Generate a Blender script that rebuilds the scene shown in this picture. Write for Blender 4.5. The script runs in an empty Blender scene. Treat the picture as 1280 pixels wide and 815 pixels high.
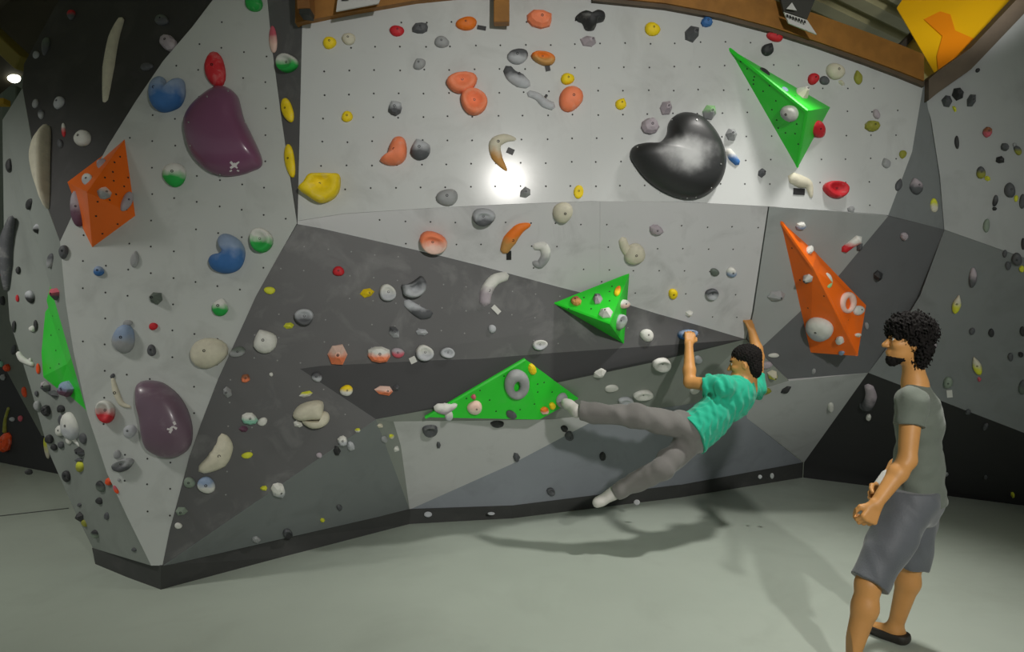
import bpy, bmesh, math, random
import numpy as np
from mathutils import Vector, Matrix
from mathutils.bvhtree import BVHTree

S = bpy.context.scene
COL = S.collection
# ---------------------------------------------------------------- camera
FPX, CX, CY, CAMZ = 834.0, 640.0, 407.5, 1.70
cd = bpy.data.cameras.new('camera')
cam = bpy.data.objects.new('camera', cd)
COL.objects.link(cam)
cam.location = (0, 0, CAMZ)
cam.rotation_euler = (math.pi / 2, 0, 0)
cd.sensor_fit = 'HORIZONTAL'
cd.sensor_width = 36.0
cd.lens = 36.0 * FPX / 1280.0
cd.clip_end = 100
S.camera = cam
# ---------------------------------------------------------------- light
S.view_settings.view_transform = 'Standard'
S.view_settings.look = 'None'
S.view_settings.gamma = 1.0
S.view_settings.use_curve_mapping = False
S.view_settings.exposure = 0.0
w = bpy.data.worlds.new('hall_air')
S.world = w
w.use_nodes = True
bg = w.node_tree.nodes['Background']
bg.inputs[0].default_value = (0.80, 0.86, 0.82, 1)
bg.inputs[1].default_value = 0.29


def lamp(name, loc, target, power, size, color=(1, 0.97, 0.92), kind='AREA', spot=math.radians(80), blend=0.8):
    ld = bpy.data.lights.new(name, kind)
    ld.energy = power
    ld.color = color
    if kind == 'AREA':
        ld.shape = 'DISK'
        ld.size = size
    elif kind == 'SPOT':
        ld.shadow_soft_size = size
        ld.spot_size = spot
        ld.spot_blend = blend
    else:
        ld.shadow_soft_size = size
    o = bpy.data.objects.new(name, ld)
    COL.objects.link(o)
    o.location = loc
    d = Vector(target) - Vector(loc)
    o.rotation_euler = d.to_track_quat('-Z', 'Y').to_euler()
    return o


lamp('hall_and_fill_lamp', (2.1, -2.4, 3.74), (0.75, 4.9, 1.8), 960, 0.14, kind='SPOT', spot=math.radians(62), blend=1.0)
lamp('hall_and_fill_lamp', (2.4, 3.9, 4.6), (1.2, 4.0, 0.0), 420, 0.14, kind='SPOT', spot=math.radians(76), blend=0.9)
lamp('hall_and_fill_lamp', (-5.2, 2.6, 4.3), (-3.9, 5.0, 0.0), 300, 0.3, kind='SPOT', spot=math.radians(84), blend=1.0)  # added fill spot, brightens the prow's grey side and the mats there

lamp('hall_and_fill_lamp', (2.9, 3.2, 3.75), (3.55, 5.5, 4.4), 130, 0.12, kind='SPOT', spot=math.radians(34), blend=0.8)  # added uplight without a known fixture, brightens the yellow ceiling board

# ---------------------------------------------------------------- helpers
def pt(x, y, d):
    return Vector(((x - CX) / FPX * d, d, CAMZ - (y - CY) / FPX * d))


def ray(x, y):
    return Vector(((x - CX) / FPX, 1.0, -(y - CY) / FPX)).normalized()


def px(v):
    return CX + v[0] / v[1] * FPX, CY - (v[2] - CAMZ) / v[1] * FPX


def floord(y):
    return CAMZ * FPX / (y - CY)


def P3(p, q, r):
    A = np.array([[p[0], p[1], 1], [q[0], q[1], 1], [r[0], r[1], 1]], float)
    b = np.array([1 / p[2], 1 / q[2], 1 / r[2]])
    k = np.linalg.solve(A, b)
    return lambda x, y: 1.0 / (k[0] * x + k[1] * y + k[2])


def lin(c):
    return tuple(((v / 255.0) / 12.92 if v / 255.0 <= 0.04045 else ((v / 255.0 + 0.055) / 1.055) ** 2.4) for v in c)


_m = {}


def mat(name, rgb, rough=0.6, var=0.0, vscale=3.0, bump=0.0, bscale=60.0, rgb2=None, spec=0.5, metal=0.0,
        emit=0.0, smudge=None, smudge_amt=0.5, smudge_scale=2.2, two=None, two_lo=0.35, two_hi=0.65, axis=1, coat=0.0, sheen=0.0):
    """procedural principled material; colours given as sRGB 0-255"""
    if name in _m:
        return _m[name]
    m = bpy.data.materials.new(name)
    m.use_nodes = True
    nt = m.node_tree
    N, L = nt.nodes, nt.links
    b = N['Principled BSDF']
    c1 = lin(rgb) + (1,)
    b.inputs['Roughness'].default_value = rough
    b.inputs['Specular IOR Level'].default_value = spec
    b.inputs['Metallic'].default_value = metal
    b.inputs['Coat Weight'].default_value = coat
    b.inputs['Coat Roughness'].default_value = 0.16
    b.inputs['Sheen Weight'].default_value = sheen
    tc = N.new('ShaderNodeTexCoord')
    col = None
    rgbn = N.new('ShaderNodeRGB')
    rgbn.outputs[0].default_value = c1
    col = rgbn.outputs[0]
    if two is not None:
        sep = N.new('ShaderNodeSeparateXYZ')
        L.new(tc.outputs['Generated'], sep.inputs[0])
        nz = N.new('ShaderNodeTexNoise')
        nz.inputs['Scale'].default_value = 14
        L.new(tc.outputs['Object'], nz.inputs['Vector'])
        ad = N.new('ShaderNodeMath')
        ad.operation = 'MULTIPLY_ADD'
        L.new(nz.outputs[0], ad.inputs[0])
        ad.inputs[1].default_value = 0.5
        L.new(sep.outputs[axis], ad.inputs[2])
        mr = N.new('ShaderNodeMapRange')
        mr.inputs['From Min'].default_value = two_lo + 0.25
        mr.inputs['From Max'].default_value = two_hi + 0.25
        L.new(ad.outputs[0], mr.inputs[0])
        mx = N.new('ShaderNodeMix')
        mx.data_type = 'RGBA'
        mx.inputs[6].default_value = lin(two) + (1,)
        L.new(mr.outputs[0], mx.inputs[0])
        L.new(col, mx.inputs[7])
        col = mx.outputs[2]
    if var > 0:
        nz = N.new('ShaderNodeTexNoise')
        nz.inputs['Scale'].default_value = vscale
        nz.inputs['Detail'].default_value = 5
        L.new(tc.outputs['Object'], nz.inputs['Vector'])
        mr = N.new('ShaderNodeMapRange')
        mr.inputs['From Min'].default_value = 0.3
        mr.inputs['From Max'].default_value = 0.7
        mr.inputs['To Min'].default_value = 1 - var
        mr.inputs['To Max'].default_value = 1 + var
        L.new(nz.outputs[0], mr.inputs[0])
        mx = N.new('ShaderNodeMix')
        mx.data_type = 'RGBA'
        mx.blend_type = 'MULTIPLY'
        mx.inputs[0].default_value = 1
        L.new(col, mx.inputs[6])
        L.new(mr.outputs[0], mx.inputs[7])
        col = mx.outputs[2]
    if smudge is not None:
        nz = N.new('ShaderNodeTexNoise')
        nz.inputs['Scale'].default_value = smudge_scale
        nz.inputs['Detail'].default_value = 6
        nz.inputs['Roughness'].default_value = 0.6
        nz.inputs['Distortion'].default_value = 0.6
        L.new(tc.outputs['Object'], nz.inputs['Vector'])
        mr = N.new('ShaderNodeMapRange')
        mr.inputs['From Min'].default_value = 0.52
        mr.inputs['From Max'].default_value = 0.78
        mr.inputs['To Max'].default_value = smudge_amt
        L.new(nz.outputs[0], mr.inputs[0])
        mx = N.new('ShaderNodeMix')
        mx.data_type = 'RGBA'
        L.new(mr.outputs[0], mx.inputs[0])
        L.new(col, mx.inputs[6])
        mx.inputs[7].default_value = lin(smudge) + (1,)
        col = mx.outputs[2]
    L.new(col, b.inputs['Base Color'])
    if emit > 0:
        L.new(col, b.inputs['Emission Color'])
        b.inputs['Emission Strength'].default_value = emit
    if bump > 0:
        nz = N.new('ShaderNodeTexNoise')
        nz.inputs['Scale'].default_value = bscale
        nz.inputs['Detail'].default_value = 4
        L.new(tc.outputs['Object'], nz.inputs['Vector'])
        bp = N.new('ShaderNodeBump')
        bp.inputs['Strength'].default_value = bump
        bp.inputs['Distance'].default_value = 0.01
        L.new(nz.outputs[0], bp.inputs['Height'])
        L.new(bp.outputs[0], b.inputs['Normal'])
    _m[name] = m
    return m


def link(name, me, m=None, parent=None, smooth=False):
    o = bpy.data.objects.new(name, me)
    COL.objects.link(o)
    if m is not None:
        me.materials.append(m)
    if parent is not None:
        o.parent = parent
    if smooth:
        me.polygons.foreach_set('use_smooth', [True] * len(me.polygons))
    return o


def mesh(name, verts, faces):
    me = bpy.data.meshes.new(name)
    me.from_pydata([tuple(v) for v in verts], [], faces)
    me.update()
    return me


def bm_to(name, bm, m=None, parent=None, smooth=False):
    me = bpy.data.meshes.new(name)
    bmesh.ops.recalc_face_normals(bm, faces=bm.faces[:])
    bm.to_mesh(me)
    bm.free()
    return link(name, me, m, parent, smooth)


def empty(name, loc=(0, 0, 0)):
    o = bpy.data.objects.new(name, None)
    COL.objects.link(o)
    o.empty_display_size = 0.1
    o.location = loc
    return o


def tag(o, label=None, cat=None, group=None, kind=None):
    if label:
        o['label'] = label
    if cat:
        o['category'] = cat
    if group:
        o['group'] = group
    if kind:
        o['kind'] = kind
    return o


BV_V, BV_F = [], []      # every surface a hold can be bolted to


def slab(name, pts3, m, parent=None, thick=0.04, away=None, collide=True):
    """a board: outline PTS3 on its face, THICK deep behind it (away from the hall)"""
    bm = bmesh.new()
    vs = [bm.verts.new(p) for p in pts3]
    f = bm.faces.new(vs)
    f.normal_update()
    c = sum((Vector(p) for p in pts3), Vector()) / len(pts3)
    if away is None:
        away = Vector((0, 0, CAMZ))
    if f.normal.dot(away - c) < 0:
        f.normal_flip()
    n = f.normal.copy()
    top = bmesh.ops.triangulate(bm, faces=[f], ngon_method='EAR_CLIP')['faces']
    if collide:
        o0 = len(BV_V)
        bm.verts.index_update()
        for v in bm.verts:
            BV_V.append(v.co.copy())
        for t in top:
            t.normal_update()
            BV_F.append([o0 + v.index for v in t.verts])
    back = {v: bm.verts.new(v.co - n * thick) for v in vs}
    for t in list(top):
        bm.faces.new([back[v] for v in reversed(t.verts)])
    for i in range(len(vs)):
        a, b2 = vs[i], vs[(i + 1) % len(vs)]
        bm.faces.new([a, back[a], back[b2], b2])
        bm.edges.get((a, b2)).smooth = False
    for t in top:
        t.smooth = True
    return bm_to(name, bm, m, parent)


def box(bm, c, sx, sy, sz, rot=None):
    r = bmesh.ops.create_cube(bm, size=1.0)
    M = Matrix.Translation(Vector(c)) @ (rot.to_4x4() if rot is not None else Matrix.Identity(4)) @ Matrix.Diagonal((sx, sy, sz, 1))
    bmesh.ops.transform(bm, matrix=M, verts=r['verts'])
    return r['verts']
# ---------------------------------------------------------------- paints
LIGHT = mat('paint_light_grey', (197, 200, 199), rough=0.5, coat=0.3, var=0.035, vscale=1.3, smudge=(140, 140, 136), smudge_amt=0.35, smudge_scale=2.6, bump=0.05, bscale=140)
LIGHT2 = mat('paint_pale_grey', (207, 207, 209), rough=0.5, var=0.04, vscale=1.3, smudge=(140, 140, 140), smudge_amt=0.45, smudge_scale=3.2, bump=0.05, bscale=140)
LIGHTF = mat('paint_light_grey_left', (192, 196, 193), rough=0.5, var=0.035, vscale=1.3, smudge=(136, 138, 134), smudge_amt=0.4, smudge_scale=3.0, bump=0.05, bscale=140)
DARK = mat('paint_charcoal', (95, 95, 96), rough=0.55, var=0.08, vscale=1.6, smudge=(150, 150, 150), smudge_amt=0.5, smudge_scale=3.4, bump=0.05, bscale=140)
BLACKP = mat('paint_black', (54, 54, 55), rough=0.55, var=0.1, vscale=1.6, smudge=(95, 95, 95), smudge_amt=0.35, smudge_scale=3.0)
MID = mat('paint_mid_grey', (164, 168, 168), rough=0.55, var=0.05, vscale=1.5, smudge=(115, 115, 115), smudge_amt=0.4, smudge_scale=2.5)
SLATE = mat('paint_slate', (124, 129, 130), rough=0.55, var=0.06, vscale=1.5, smudge=(92, 94, 94), smudge_amt=0.4, smudge_scale=3.0)
BLUEG = mat('paint_blue_grey', (142, 147, 155), rough=0.55, var=0.05, vscale=1.5, smudge=(100, 103, 106), smudge_amt=0.35, smudge_scale=3.0)
DGREY = mat('paint_dark_grey', (104, 106, 109), rough=0.55, var=0.06, vscale=1.5, smudge=(80, 80, 82), smudge_amt=0.4, smudge_scale=3.0)
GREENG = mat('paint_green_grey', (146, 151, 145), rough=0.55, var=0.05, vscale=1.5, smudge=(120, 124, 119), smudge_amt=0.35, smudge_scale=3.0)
SIDEG = mat('paint_side_grey', (138, 144, 139), rough=0.6, var=0.07, vscale=1.2, smudge=(98, 102, 98), smudge_amt=0.4, smudge_scale=2.0)
KICK = mat('kick_board_black', (58, 59, 58), rough=0.6, var=0.1, vscale=3, smudge=(90, 88, 86), smudge_amt=0.3, smudge_scale=5)
FLOORM = mat('mat_vinyl', (186, 196, 184), rough=0.5, var=0.06, vscale=0.9, smudge=(160, 168, 156), smudge_amt=0.5, smudge_scale=1.1, bump=0.6, bscale=3.2)
WOOD = mat('beam_wood', (158, 108, 46), rough=0.5, var=0.18, vscale=9, bump=0.1, bscale=30)
WOODD = mat('beam_wood_dark', (92, 78, 62), rough=0.6, var=0.15, vscale=9)
DARKB = mat('beam_dark', (66, 60, 46), rough=0.8, var=0.2, vscale=2)
HOLE = mat('hole_black', (38, 38, 38), rough=0.9)
CHALKDOT = mat('hole_chalked', (150, 150, 150), rough=0.9)
TAPEB = mat('tape_black', (28, 28, 30), rough=0.5)
TAPEW = mat('tape_white', (215, 215, 210), rough=0.6)

# ---------------------------------------------------------------- depth fields of the boulder's faces
dU = lambda x, y: 1 / (0.2247 - 3.88e-5 * (x - 372) - 1.0e-5 * (y - 278))
dLF = P3((203, 707, 4.3), (372, 280, 4.45), (78, 305, 4.4))
dD = P3((372, 280, 4.45), (203, 707, 4.3), (932, 424, 5.58))
dR = P3((960, 258, 4.95), (1180, 287, 5.17), (1085, 466, 5.9))
dBLK = P3((75, 302, 4.4), (275, -10, dLF(275, -10)), (28, 110, 5.0))


def F(d, pts):
    return [pt(x, y, d(x, y)) for x, y in pts]


def X(pts):
    return [pt(*p) for p in pts]


TOP = [(378, 20), (440, 4), (520, -10), (600, -18), (640, -20), (738, -16), (830, -4), (900, 8), (960, 24), (1020, 44), (1080, 66), (1120, 84), (1155, 102)]
CREASE = [(372, 276), (430, 267), (540, 260), (640, 255), (750, 251), (850, 252), (960, 258), (1040, 263), (1110, 270)]

wl = tag(empty('wall_left', (-2.3, 4.3, 0)), kind='structure')
wb = tag(empty('wall_back', (0.5, 5.6, 0)), kind='structure')
wr = tag(empty('wall_right', (4.0, 6.5, 0)), kind='structure')


def panel(pts3, m, root, **k):
    o = slab('wall_panel', pts3, m, None, **k)
    o.parent = root
    o.matrix_parent_inverse = Matrix.Translation(root.location).inverted()
    return o


# left faces
LFE = [(75, 302), (104, 240), (135, 182), (170, 126), (204, 76), (240, 34), (275, -12)]
EDGE = [(371, 279), (340, 334), (320, 370), (311, 390), (290, 436), (273, 473), (253, 525), (237, 570), (224, 619), (212, 663), (203, 707)]
SIDE = [(189, 707), (160, 648), (134, 592), (109, 517), (92, 440), (82, 377)]
panel(F(dLF, LFE + [(333, -12), (340, 60), (352, 150)] + EDGE + SIDE), LIGHTF, wl)
panel(F(dBLK, [(275, -12), (240, 34), (204, 76), (170, 126), (135, 182), (104, 240), (75, 302), (50, 235), (28, 110), (30, 80), (95, -40), (275, -40)]), BLACKP, wl)
panel(F(dLF, [(75, 302)] + SIDE[::-1]) + X([(116, 685, 4.78), (96, 645, 4.79), (72, 590, 4.82), (61, 565, 4.83), (38, 484, 4.86), (12, 400, 4.9), (5, 300, 4.95), (3, 150, 5.0), (28, 110, 5.0), (50, 235, 4.6)]), SIDEG, wl)
panel([pt(333, -12, dLF(333, -12)), pt(380, -30, dU(380, -12)), pt(378, 30, dU(378, 30)), pt(375, 150, dU(375, 150)), pt(371.5, 272, 4.45), pt(352, 150, dLF(352, 150)), pt(340, 60, dLF(340, 60))], DARK, wl)
# upper face, two boards with a fine joint
i = 5
panel(F(dU, TOP[:6] + [(739.0, 251.4)] + CREASE[3::-1]), LIGHT, wb)
panel(F(dU, [(738.02, -16)] + TOP[6:] + [(1150, 130), (1140, 190), (1110, 270), (1040, 263), (960, 258), (850, 252), (739.04, 251.4)]), LIGHT, wb)
panel(F(dU, [(1155, 102), (1163, 150), (1174, 220), (1180, 287), (1110, 270), (1140, 190), (1150, 130)]), SLATE, wb)
# belt between the crease and the diagonal paint line
g = lambda x, y: (x, y, dU(x, y))
PAINT = [(372, 280), (400, 285), (470, 301), (540, 317), (600, 332), (698, 358.5), (749.9, 371.5), (786, 381), (820, 391.5), (880, 408.5), (932, 424)]
dl = P3((372, 280, 4.45), (932, 424, 5.58), (1000, 0, 5.0))
J = [(x, y, dl(x, y)) for x, y in PAINT]
panel(X([g(372, 276.4), g(430, 267.4), g(540, 260.4), g(640, 255.4), g(749.9, 251.4)] + J[6::-1]), LIGHT2, wb)
panel(X([g(750.1, 251.4), g(850, 252.4), (960, 258.4, 4.95), (940, 390, dR(940, 390))] + J[:5:-1]), LIGHT2, wb)
# overhang beside it, pale and dark paint
panel(F(dR, [(961.6, 258.4), (1040, 263.4), (1110, 270.4), (1048, 345), (948, 438), (934, 424), (942, 390)]), MID, wb)
panel(F(dR, [(1110, 270.4), (1180, 287), (1150, 370), (1115, 425), (1085, 466), (986, 476), (948, 438), (1048, 345)]), DGREY, wb)
# charcoal face
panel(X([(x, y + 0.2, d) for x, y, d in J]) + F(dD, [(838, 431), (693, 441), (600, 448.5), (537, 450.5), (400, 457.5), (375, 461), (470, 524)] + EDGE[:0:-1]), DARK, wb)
# underside band and the grey belly below it
dG = P3((470, 524, dD(470, 524)), (932, 424, 5.58), (690, 524, 5.5))
LO = [(470, 524), (537, 512), (570, 506), (698, 478), (816, 453), (932, 424)]
panel(F(dD, [(375, 461), (400, 457.5), (537, 450.5), (600, 448.5), (693, 441), (838, 431)]) + [pt(932, 424, 5.58)] + F(dG, LO[4::-1]), mat('paint_charcoal_shaded', (60, 60, 62), rough=0.55, var=0.08, vscale=1.6), wb)  # charcoal paint darkened so the underside's shade is in its colour
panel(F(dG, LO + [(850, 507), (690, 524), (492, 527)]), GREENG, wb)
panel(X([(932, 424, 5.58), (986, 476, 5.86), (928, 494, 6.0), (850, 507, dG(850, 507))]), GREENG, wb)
LIGHTL = mat('paint_pale_grey_low', (208, 208, 209), rough=0.5, var=0.04, vscale=1.3, smudge=(170, 170, 170), smudge_amt=0.4, smudge_scale=3.2)
# foot wall
panel([pt(203, 708, 4.3), pt(470, 524.3, dD(470, 524)), pt(512, 637, 5.73)], SLATE, wb)
panel([pt(470, 524.3, dD(470, 524)), pt(492, 527, dG(492, 527)), pt(501, 557, 5.15), pt(512, 637, 5.73)], GREENG, wb)
panel([pt(492, 527.2, dG(492, 527)), pt(690, 524.3, 5.5), pt(760, 516.5, dG(760, 516.5)), pt(640, 580, 5.76), pt(512, 637, 5.73), pt(501, 557, 5.15)], LIGHTL, wb)
panel([pt(760, 516.5, dG(760, 516.5)), pt(850, 507.2, dG(850, 507))] + X([(928, 494, 6.0), (934, 523, 6.3), (1003, 578, 7.45), (850, 607, 6.61), (640, 634, 5.89), (512, 637, 5.73), (640, 580, 5.76)]), BLUEG, wb)
panel(X([(928, 494, 6.0), (986, 476.3, 5.86), (1085, 466, 5.9), (1005, 578, 7.45), (934, 523, 6.3)]), mat('paint_mid_grey_low', (190, 192, 193), rough=0.55, var=0.05, vscale=1.5, smudge=(130, 130, 130), smudge_amt=0.4), wb)
# right wall
RU = P3((1156, 102, 5.1), (1180, 287, 5.17), (1450, 385, 4.75))
RM = P3((1180, 287, 5.17), (1085, 466, 5.9), (1450, 385, 4.75))
panel(F(RU, [(1156.5, 124), (1164, 150), (1175, 220), (1180.5, 287), (1280, 322), (1450, 385), (1450, -166), (1330, -48), (1267, 19), (1229, 59), (1208, 80), (1168, 110)]), MID, wr)
panel(F(RM, [(1180.5, 287.4), (1150, 370), (1116, 425), (1085.5, 466), (1280, 541), (1450, 606), (1450, 385.4), (1280, 322.4)]), SLATE, wr)
panel([pt(1085.5, 466.4, 5.9), pt(1005, 578, 7.45), pt(1004, 597, 7.48), pt(1280, 632, floord(632)), pt(1450, 654, floord(654)), pt(1450, 606.4, RM(1450, 606)), pt(1280, 541.4, RM(1280, 541))], mat('paint_black_low', (46, 46, 47), rough=0.6, var=0.1, vscale=1.5), wr)


# kick boards
def kick(name, tops, floors):
    root = None
    pts = X(tops)
    bot = [pt(x, y, floord(y)) for x, y in floors]
    bm = bmesh.new()
    off = Vector((0, 0.05, 0))
    a = [bm.verts.new(p) for p in pts]
    b = [bm.verts.new(p) for p in bot]
    a2 = [bm.verts.new(p + off) for p in pts]
    b2 = [bm.verts.new(p + off) for p in bot]
    n = len(a)
    for q in range(n - 1):
        bm.faces.new([a[q], a[q + 1], b[q + 1], b[q]])
        bm.faces.new([a2[q + 1], a2[q], b2[q], b2[q + 1]])
        bm.faces.new([a[q + 1], a[q], a2[q], a2[q + 1]])
        bm.faces.new([b[q], b[q + 1], b2[q + 1], b2[q]])
    for q in (0, n - 1):
        bm.faces.new([a[q], b[q], b2[q], a2[q]])
    return tag(bm_to(name, bm, KICK), kind='structure')


kick('baseboard_left', [(115, 685, 4.78), (160, 697, 4.53), (201, 707, 4.29)], [(119, 705), (160, 722), (201, 737)])
kick('baseboard_back', [(201, 707, 4.29), (350, 674, 4.92), (513, 636.5, 5.72), (640, 632, 5.88), (850, 606, 6.6), (1004, 578, 7.45)], [(201, 737), (350, 697), (512, 655), (640, 648), (850, 622), (1003, 597)])

# far wall seen past the left edge
wf = tag(empty('wall_far', (-6.6, 8.2, 0)), kind='structure')
panel(X([(-160, 551, floord(551)), (0, 578, floord(578)), (75, 593, floord(593)), (150, 606, floord(606)), (150, 560, 7.1), (52, 545, 7.8), (-5, 440, 8.3), (-160, 350, 9.6)]), mat('far_black', (40, 40, 41), rough=0.7, var=0.1), wf)
panel(X([(-160, 349.6, 9.6), (-5, 439.6, 8.3), (52, 544.6, 7.8), (150, 559.6, 7.1), (150, 90, 7.1), (-160, 60, 9.6)]), mat('far_grey', (112, 118, 108), rough=0.7, var=0.1), wf)

# floor mats
fl = bmesh.new()
box(fl, (0.5, 4.0, -0.1), 24, 20, 0.2)
floor = tag(bm_to('floor', fl, FLOORM), kind='structure')
p1, p2 = pt(-60, 652, floord(652)), pt(86, 635.5, floord(635.5))
dv = (p2 - p1).normalized()
sb = bmesh.new()
box(sb, ((p1 + p2) / 2).to_tuple()[:2] + (0.001,), (p2 - p1).length, 0.022, 0.006, Matrix.Rotation(math.atan2(dv.y, dv.x), 3, 'Z'))
so = bm_to('seam', sb, mat('mat_seam', (80, 84, 80), rough=0.8), floor)

# ceiling of ribbed steel deck
cb = bmesh.new()
RD = math.radians(34)
ux, uy = Vector((math.cos(RD), math.sin(RD), 0)), Vector((-math.sin(RD), math.cos(RD), 0))
prof = []
for k in range(-45, 46):
    for a_, h_ in ((0.0, 0), (0.13, 0), (0.15, 0.06), (0.23, 0.06)):
        prof.append((k * 0.25 + a_, h_))
row = []
for s_, h_ in prof:
    p_ = Vector((2.0, 5.0, 4.70 + h_)) + uy * s_
    row.append((cb.verts.new(p_ - ux * 12), cb.verts.new(p_ + ux * 12)))
for k in range(len(row) - 1):
    cb.faces.new([row[k][0], row[k][1], row[k + 1][1], row[k + 1][0]])
tag(bm_to('ceiling', cb, mat('steel_deck', (186, 180, 140), rough=0.45, metal=0.3, var=0.1)), kind='structure')


# beams
def beam(name, bottoms, h, m, dfun, out=0.1, front=0.06):
    """a timber along the wall's top: bottom edge through BOTTOMS (pixels on the face), H metres tall"""
    bm = bmesh.new()
    rows = []
    for x, y in bottoms:
        p = pt(x, y, dfun(x, y))
        q = p.copy()
        c = Vector((0, -front, 0))
        rows.append([bm.verts.new(p + c), bm.verts.new(p + c + Vector((0, 0, h))), bm.verts.new(p + Vector((0, out, h))), bm.verts.new(p + Vector((0, out, 0)))])
    for a, b in zip(rows, rows[1:]):
        for k in range(4):
            bm.faces.new([a[k], a[(k + 1) % 4], b[(k + 1) % 4], b[k]])
    bm.faces.new(rows[0])
    bm.faces.new(rows[-1][::-1])
    return bm_to(name, bm, m)


tag(beam('trim_1', [(372, 33), (440, 19), (520, 5), (600, -3), (640, -5), (740, -1), (830, 8), (900, 21), (960, 37), (1020, 56), (1080, 77), (1120, 92), (1150, 104)], 0.20, WOOD, dU, front=0.05), kind='structure')
tag(beam('trim_2', [(740, 4), (830, 13), (900, 26), (960, 42), (1020, 61), (1080, 82), (1120, 97), (1152, 110)], 0.05, WOODD, dU, front=0.035), kind='structure')
tag(beam('trim_3', [(1156, 128), (1168, 118), (1208, 90), (1229, 68), (1267, 28), (1330, -40)], 0.16, WOODD, lambda x, y: 5.1 - (x - 1156) * 0.0021, front=0.05), kind='structure')
# ---------------------------------------------------------------- finding a spot on the wall
_bv = [None]


def hit(x, y):
    if _bv[0] is None:
        _bv[0] = BVHTree.FromPolygons(BV_V, BV_F)
    r = ray(x, y)
    loc, n, idx, dist = _bv[0].ray_cast(Vector((0, 0, CAMZ)), r)
    if loc is None:
        loc, n, idx = Vector((0, 0, CAMZ)) + r * 6, -r, -1
    if n.dot(r) > 0:
        n = -n
    return loc, n, idx


def add_surface(o):
    me = o.data
    M = o.matrix_basis
    o0 = len(BV_V)
    for v in me.vertices:
        BV_V.append(M @ v.co)
    for p in me.polygons:
        BV_F.append([o0 + i for i in p.vertices])
    _bv[0] = None


def seat(x, y):
    """a bolted hold's frame at this spot: location, rotation, and a pixel -> local coordinates function"""
    loc, n, _ = hit(x, y)
    tocam = (Vector((0, 0, CAMZ)) - loc).normalized()
    nn = n.copy()
    k = 0.0
    while nn.dot(tocam) < 0.5 and k < 1:
        k += 0.05
        nn = (n * (1 - k) + tocam * k).normalized()
    X_ = Vector((1, 0, 0))
    X_ = (X_ - nn * X_.dot(nn)).normalized()
    Y_ = nn.cross(X_).normalized()
    R = Matrix((X_, Y_, nn)).transposed()
    Ri = R.transposed()

    def loc2(qx, qy):
        r = ray(qx, qy)
        den = r.dot(nn)
        t = (loc - Vector((0, 0, CAMZ))).dot(nn) / den
        p = Vector((0, 0, CAMZ)) + r * t
        q = Ri @ (p - loc)
        return q.x, q.y
    return loc, R, loc2


PROF = {
    'd': ([1, 1, .94, .80, .58, .30, 0], [-.15, .25, .52, .78, .93, .99, 1.0], True),
    'r': ([1, .98, .72, .36, 0], [-.15, .45, .86, 1.0, 1.0], False),
    'w': ([1, .92, .30, 0], [-.15, .25, .95, 1.0], False),
    'c': ([1, 1, .92, .78, .52, .28, 0], [-.15, .55, .92, 1.0, .72, .5, .42], True),
    'j': ([1, 1, .92, .74, .48, .24, 0], [-.15, .5, .88, 1.0, .86, .66, .6], True),
    'f': ([1, 1, .90, .6, .3, 0], [-.2, .6, .95, 1, 1, 1], True),
    't': ([1, 1, .92, .74, .5, .25, 0], [-.15, .3, .6, .85, .97, 1.0, 1.0], True),
}
_bolt = [None]


def bolt_mesh():
    if _bolt[0] is None:
        vs, fs = [], []
        n = 8
        for r, z in ((1, -0.004), (1, 0.002), (0.62, 0.0025), (0.55, -0.001), (0, -0.001)):
            if r == 0:
                vs.append((0, 0, z))
            else:
                for i in range(n):
                    a = 2 * math.pi * i / n
                    vs.append((0.0085 * r * math.cos(a), 0.0085 * r * math.sin(a), z))
        for k in range(3):
            for i in range(n):
                fs.append([k * n + i, k * n + (i + 1) % n, (k + 1) * n + (i + 1) % n, (k + 1) * n + i])
        for i in range(n):
            fs.append([3 * n + i, 3 * n + (i + 1) % n, 4 * n])
        _bolt[0] = mesh('bolt', vs, fs)
        _bolt[0].materials.append(mat('bolt_steel', (44, 44, 46), rough=0.45, metal=0.6))
    return _bolt[0]


def add_bolt(root, x, y, z, s=1.0):
    b = bpy.data.objects.new('bolt', bolt_mesh())
    COL.objects.link(b)
    b.parent = root
    b.location = (x, y, z)
    b.scale = (s, s, 1)


PAL = {
    'W': (222, 222, 216), 'G': (160, 162, 164), 'D': (86, 88, 92), 'S': (186, 189, 194), 'L': (176, 166, 174), 'B': (58, 112, 176),
    'LB': (142, 162, 192), 'P': (104, 66, 88), 'R': (206, 34, 46), 'O': (238, 122, 28), 'SA': (255, 142, 98), 'Y': (250, 218, 20),
    'GN': (30, 170, 70), 'K': (48, 49, 51), 'C': (214, 209, 188), 'T': (206, 152, 84), 'OL': (150, 150, 56), 'PK': (206, 96, 112),
    'DG': (98, 108, 100), 'TL': (140, 200, 176), 'YG': (220, 222, 60), 'PA': (240, 205, 190), 'LG': (160, 214, 150), 'OR': (250, 84, 24),
    'PL': (92, 70, 90), 'GG': (132, 146, 132), 'BR': (150, 92, 60),
}


def holdmat(c, rough=0.62):
    if '/' in c:
        a, b = c.split('/')
        return mat('hold_%s_over_%s' % (a.lower(), b.lower()), PAL[a], rough=rough, two=PAL[b], var=0.07, vscale=18, bump=0.15, bscale=110)
    return mat('hold_' + c.lower(), PAL[c], rough=rough, var=0.1, vscale=14, smudge=(214, 212, 206) if c not in ('W', 'C', 'S') else (150, 148, 142),
               smudge_amt=0.3, smudge_scale=16, bump=0.15, bscale=110)


GROUP = ['climbing holds']
KIND = {'w': 'wedge_hold', 'r': 'rock_hold', 'c': 'jug_hold', 'j': 'jug_hold'}


def finish(o, loc, R, label, cat='climbing hold'):
    o.matrix_basis = Matrix.Translation(loc) @ R.to_4x4()
    tag(o, label, cat, GROUP[0])
    return o


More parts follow.
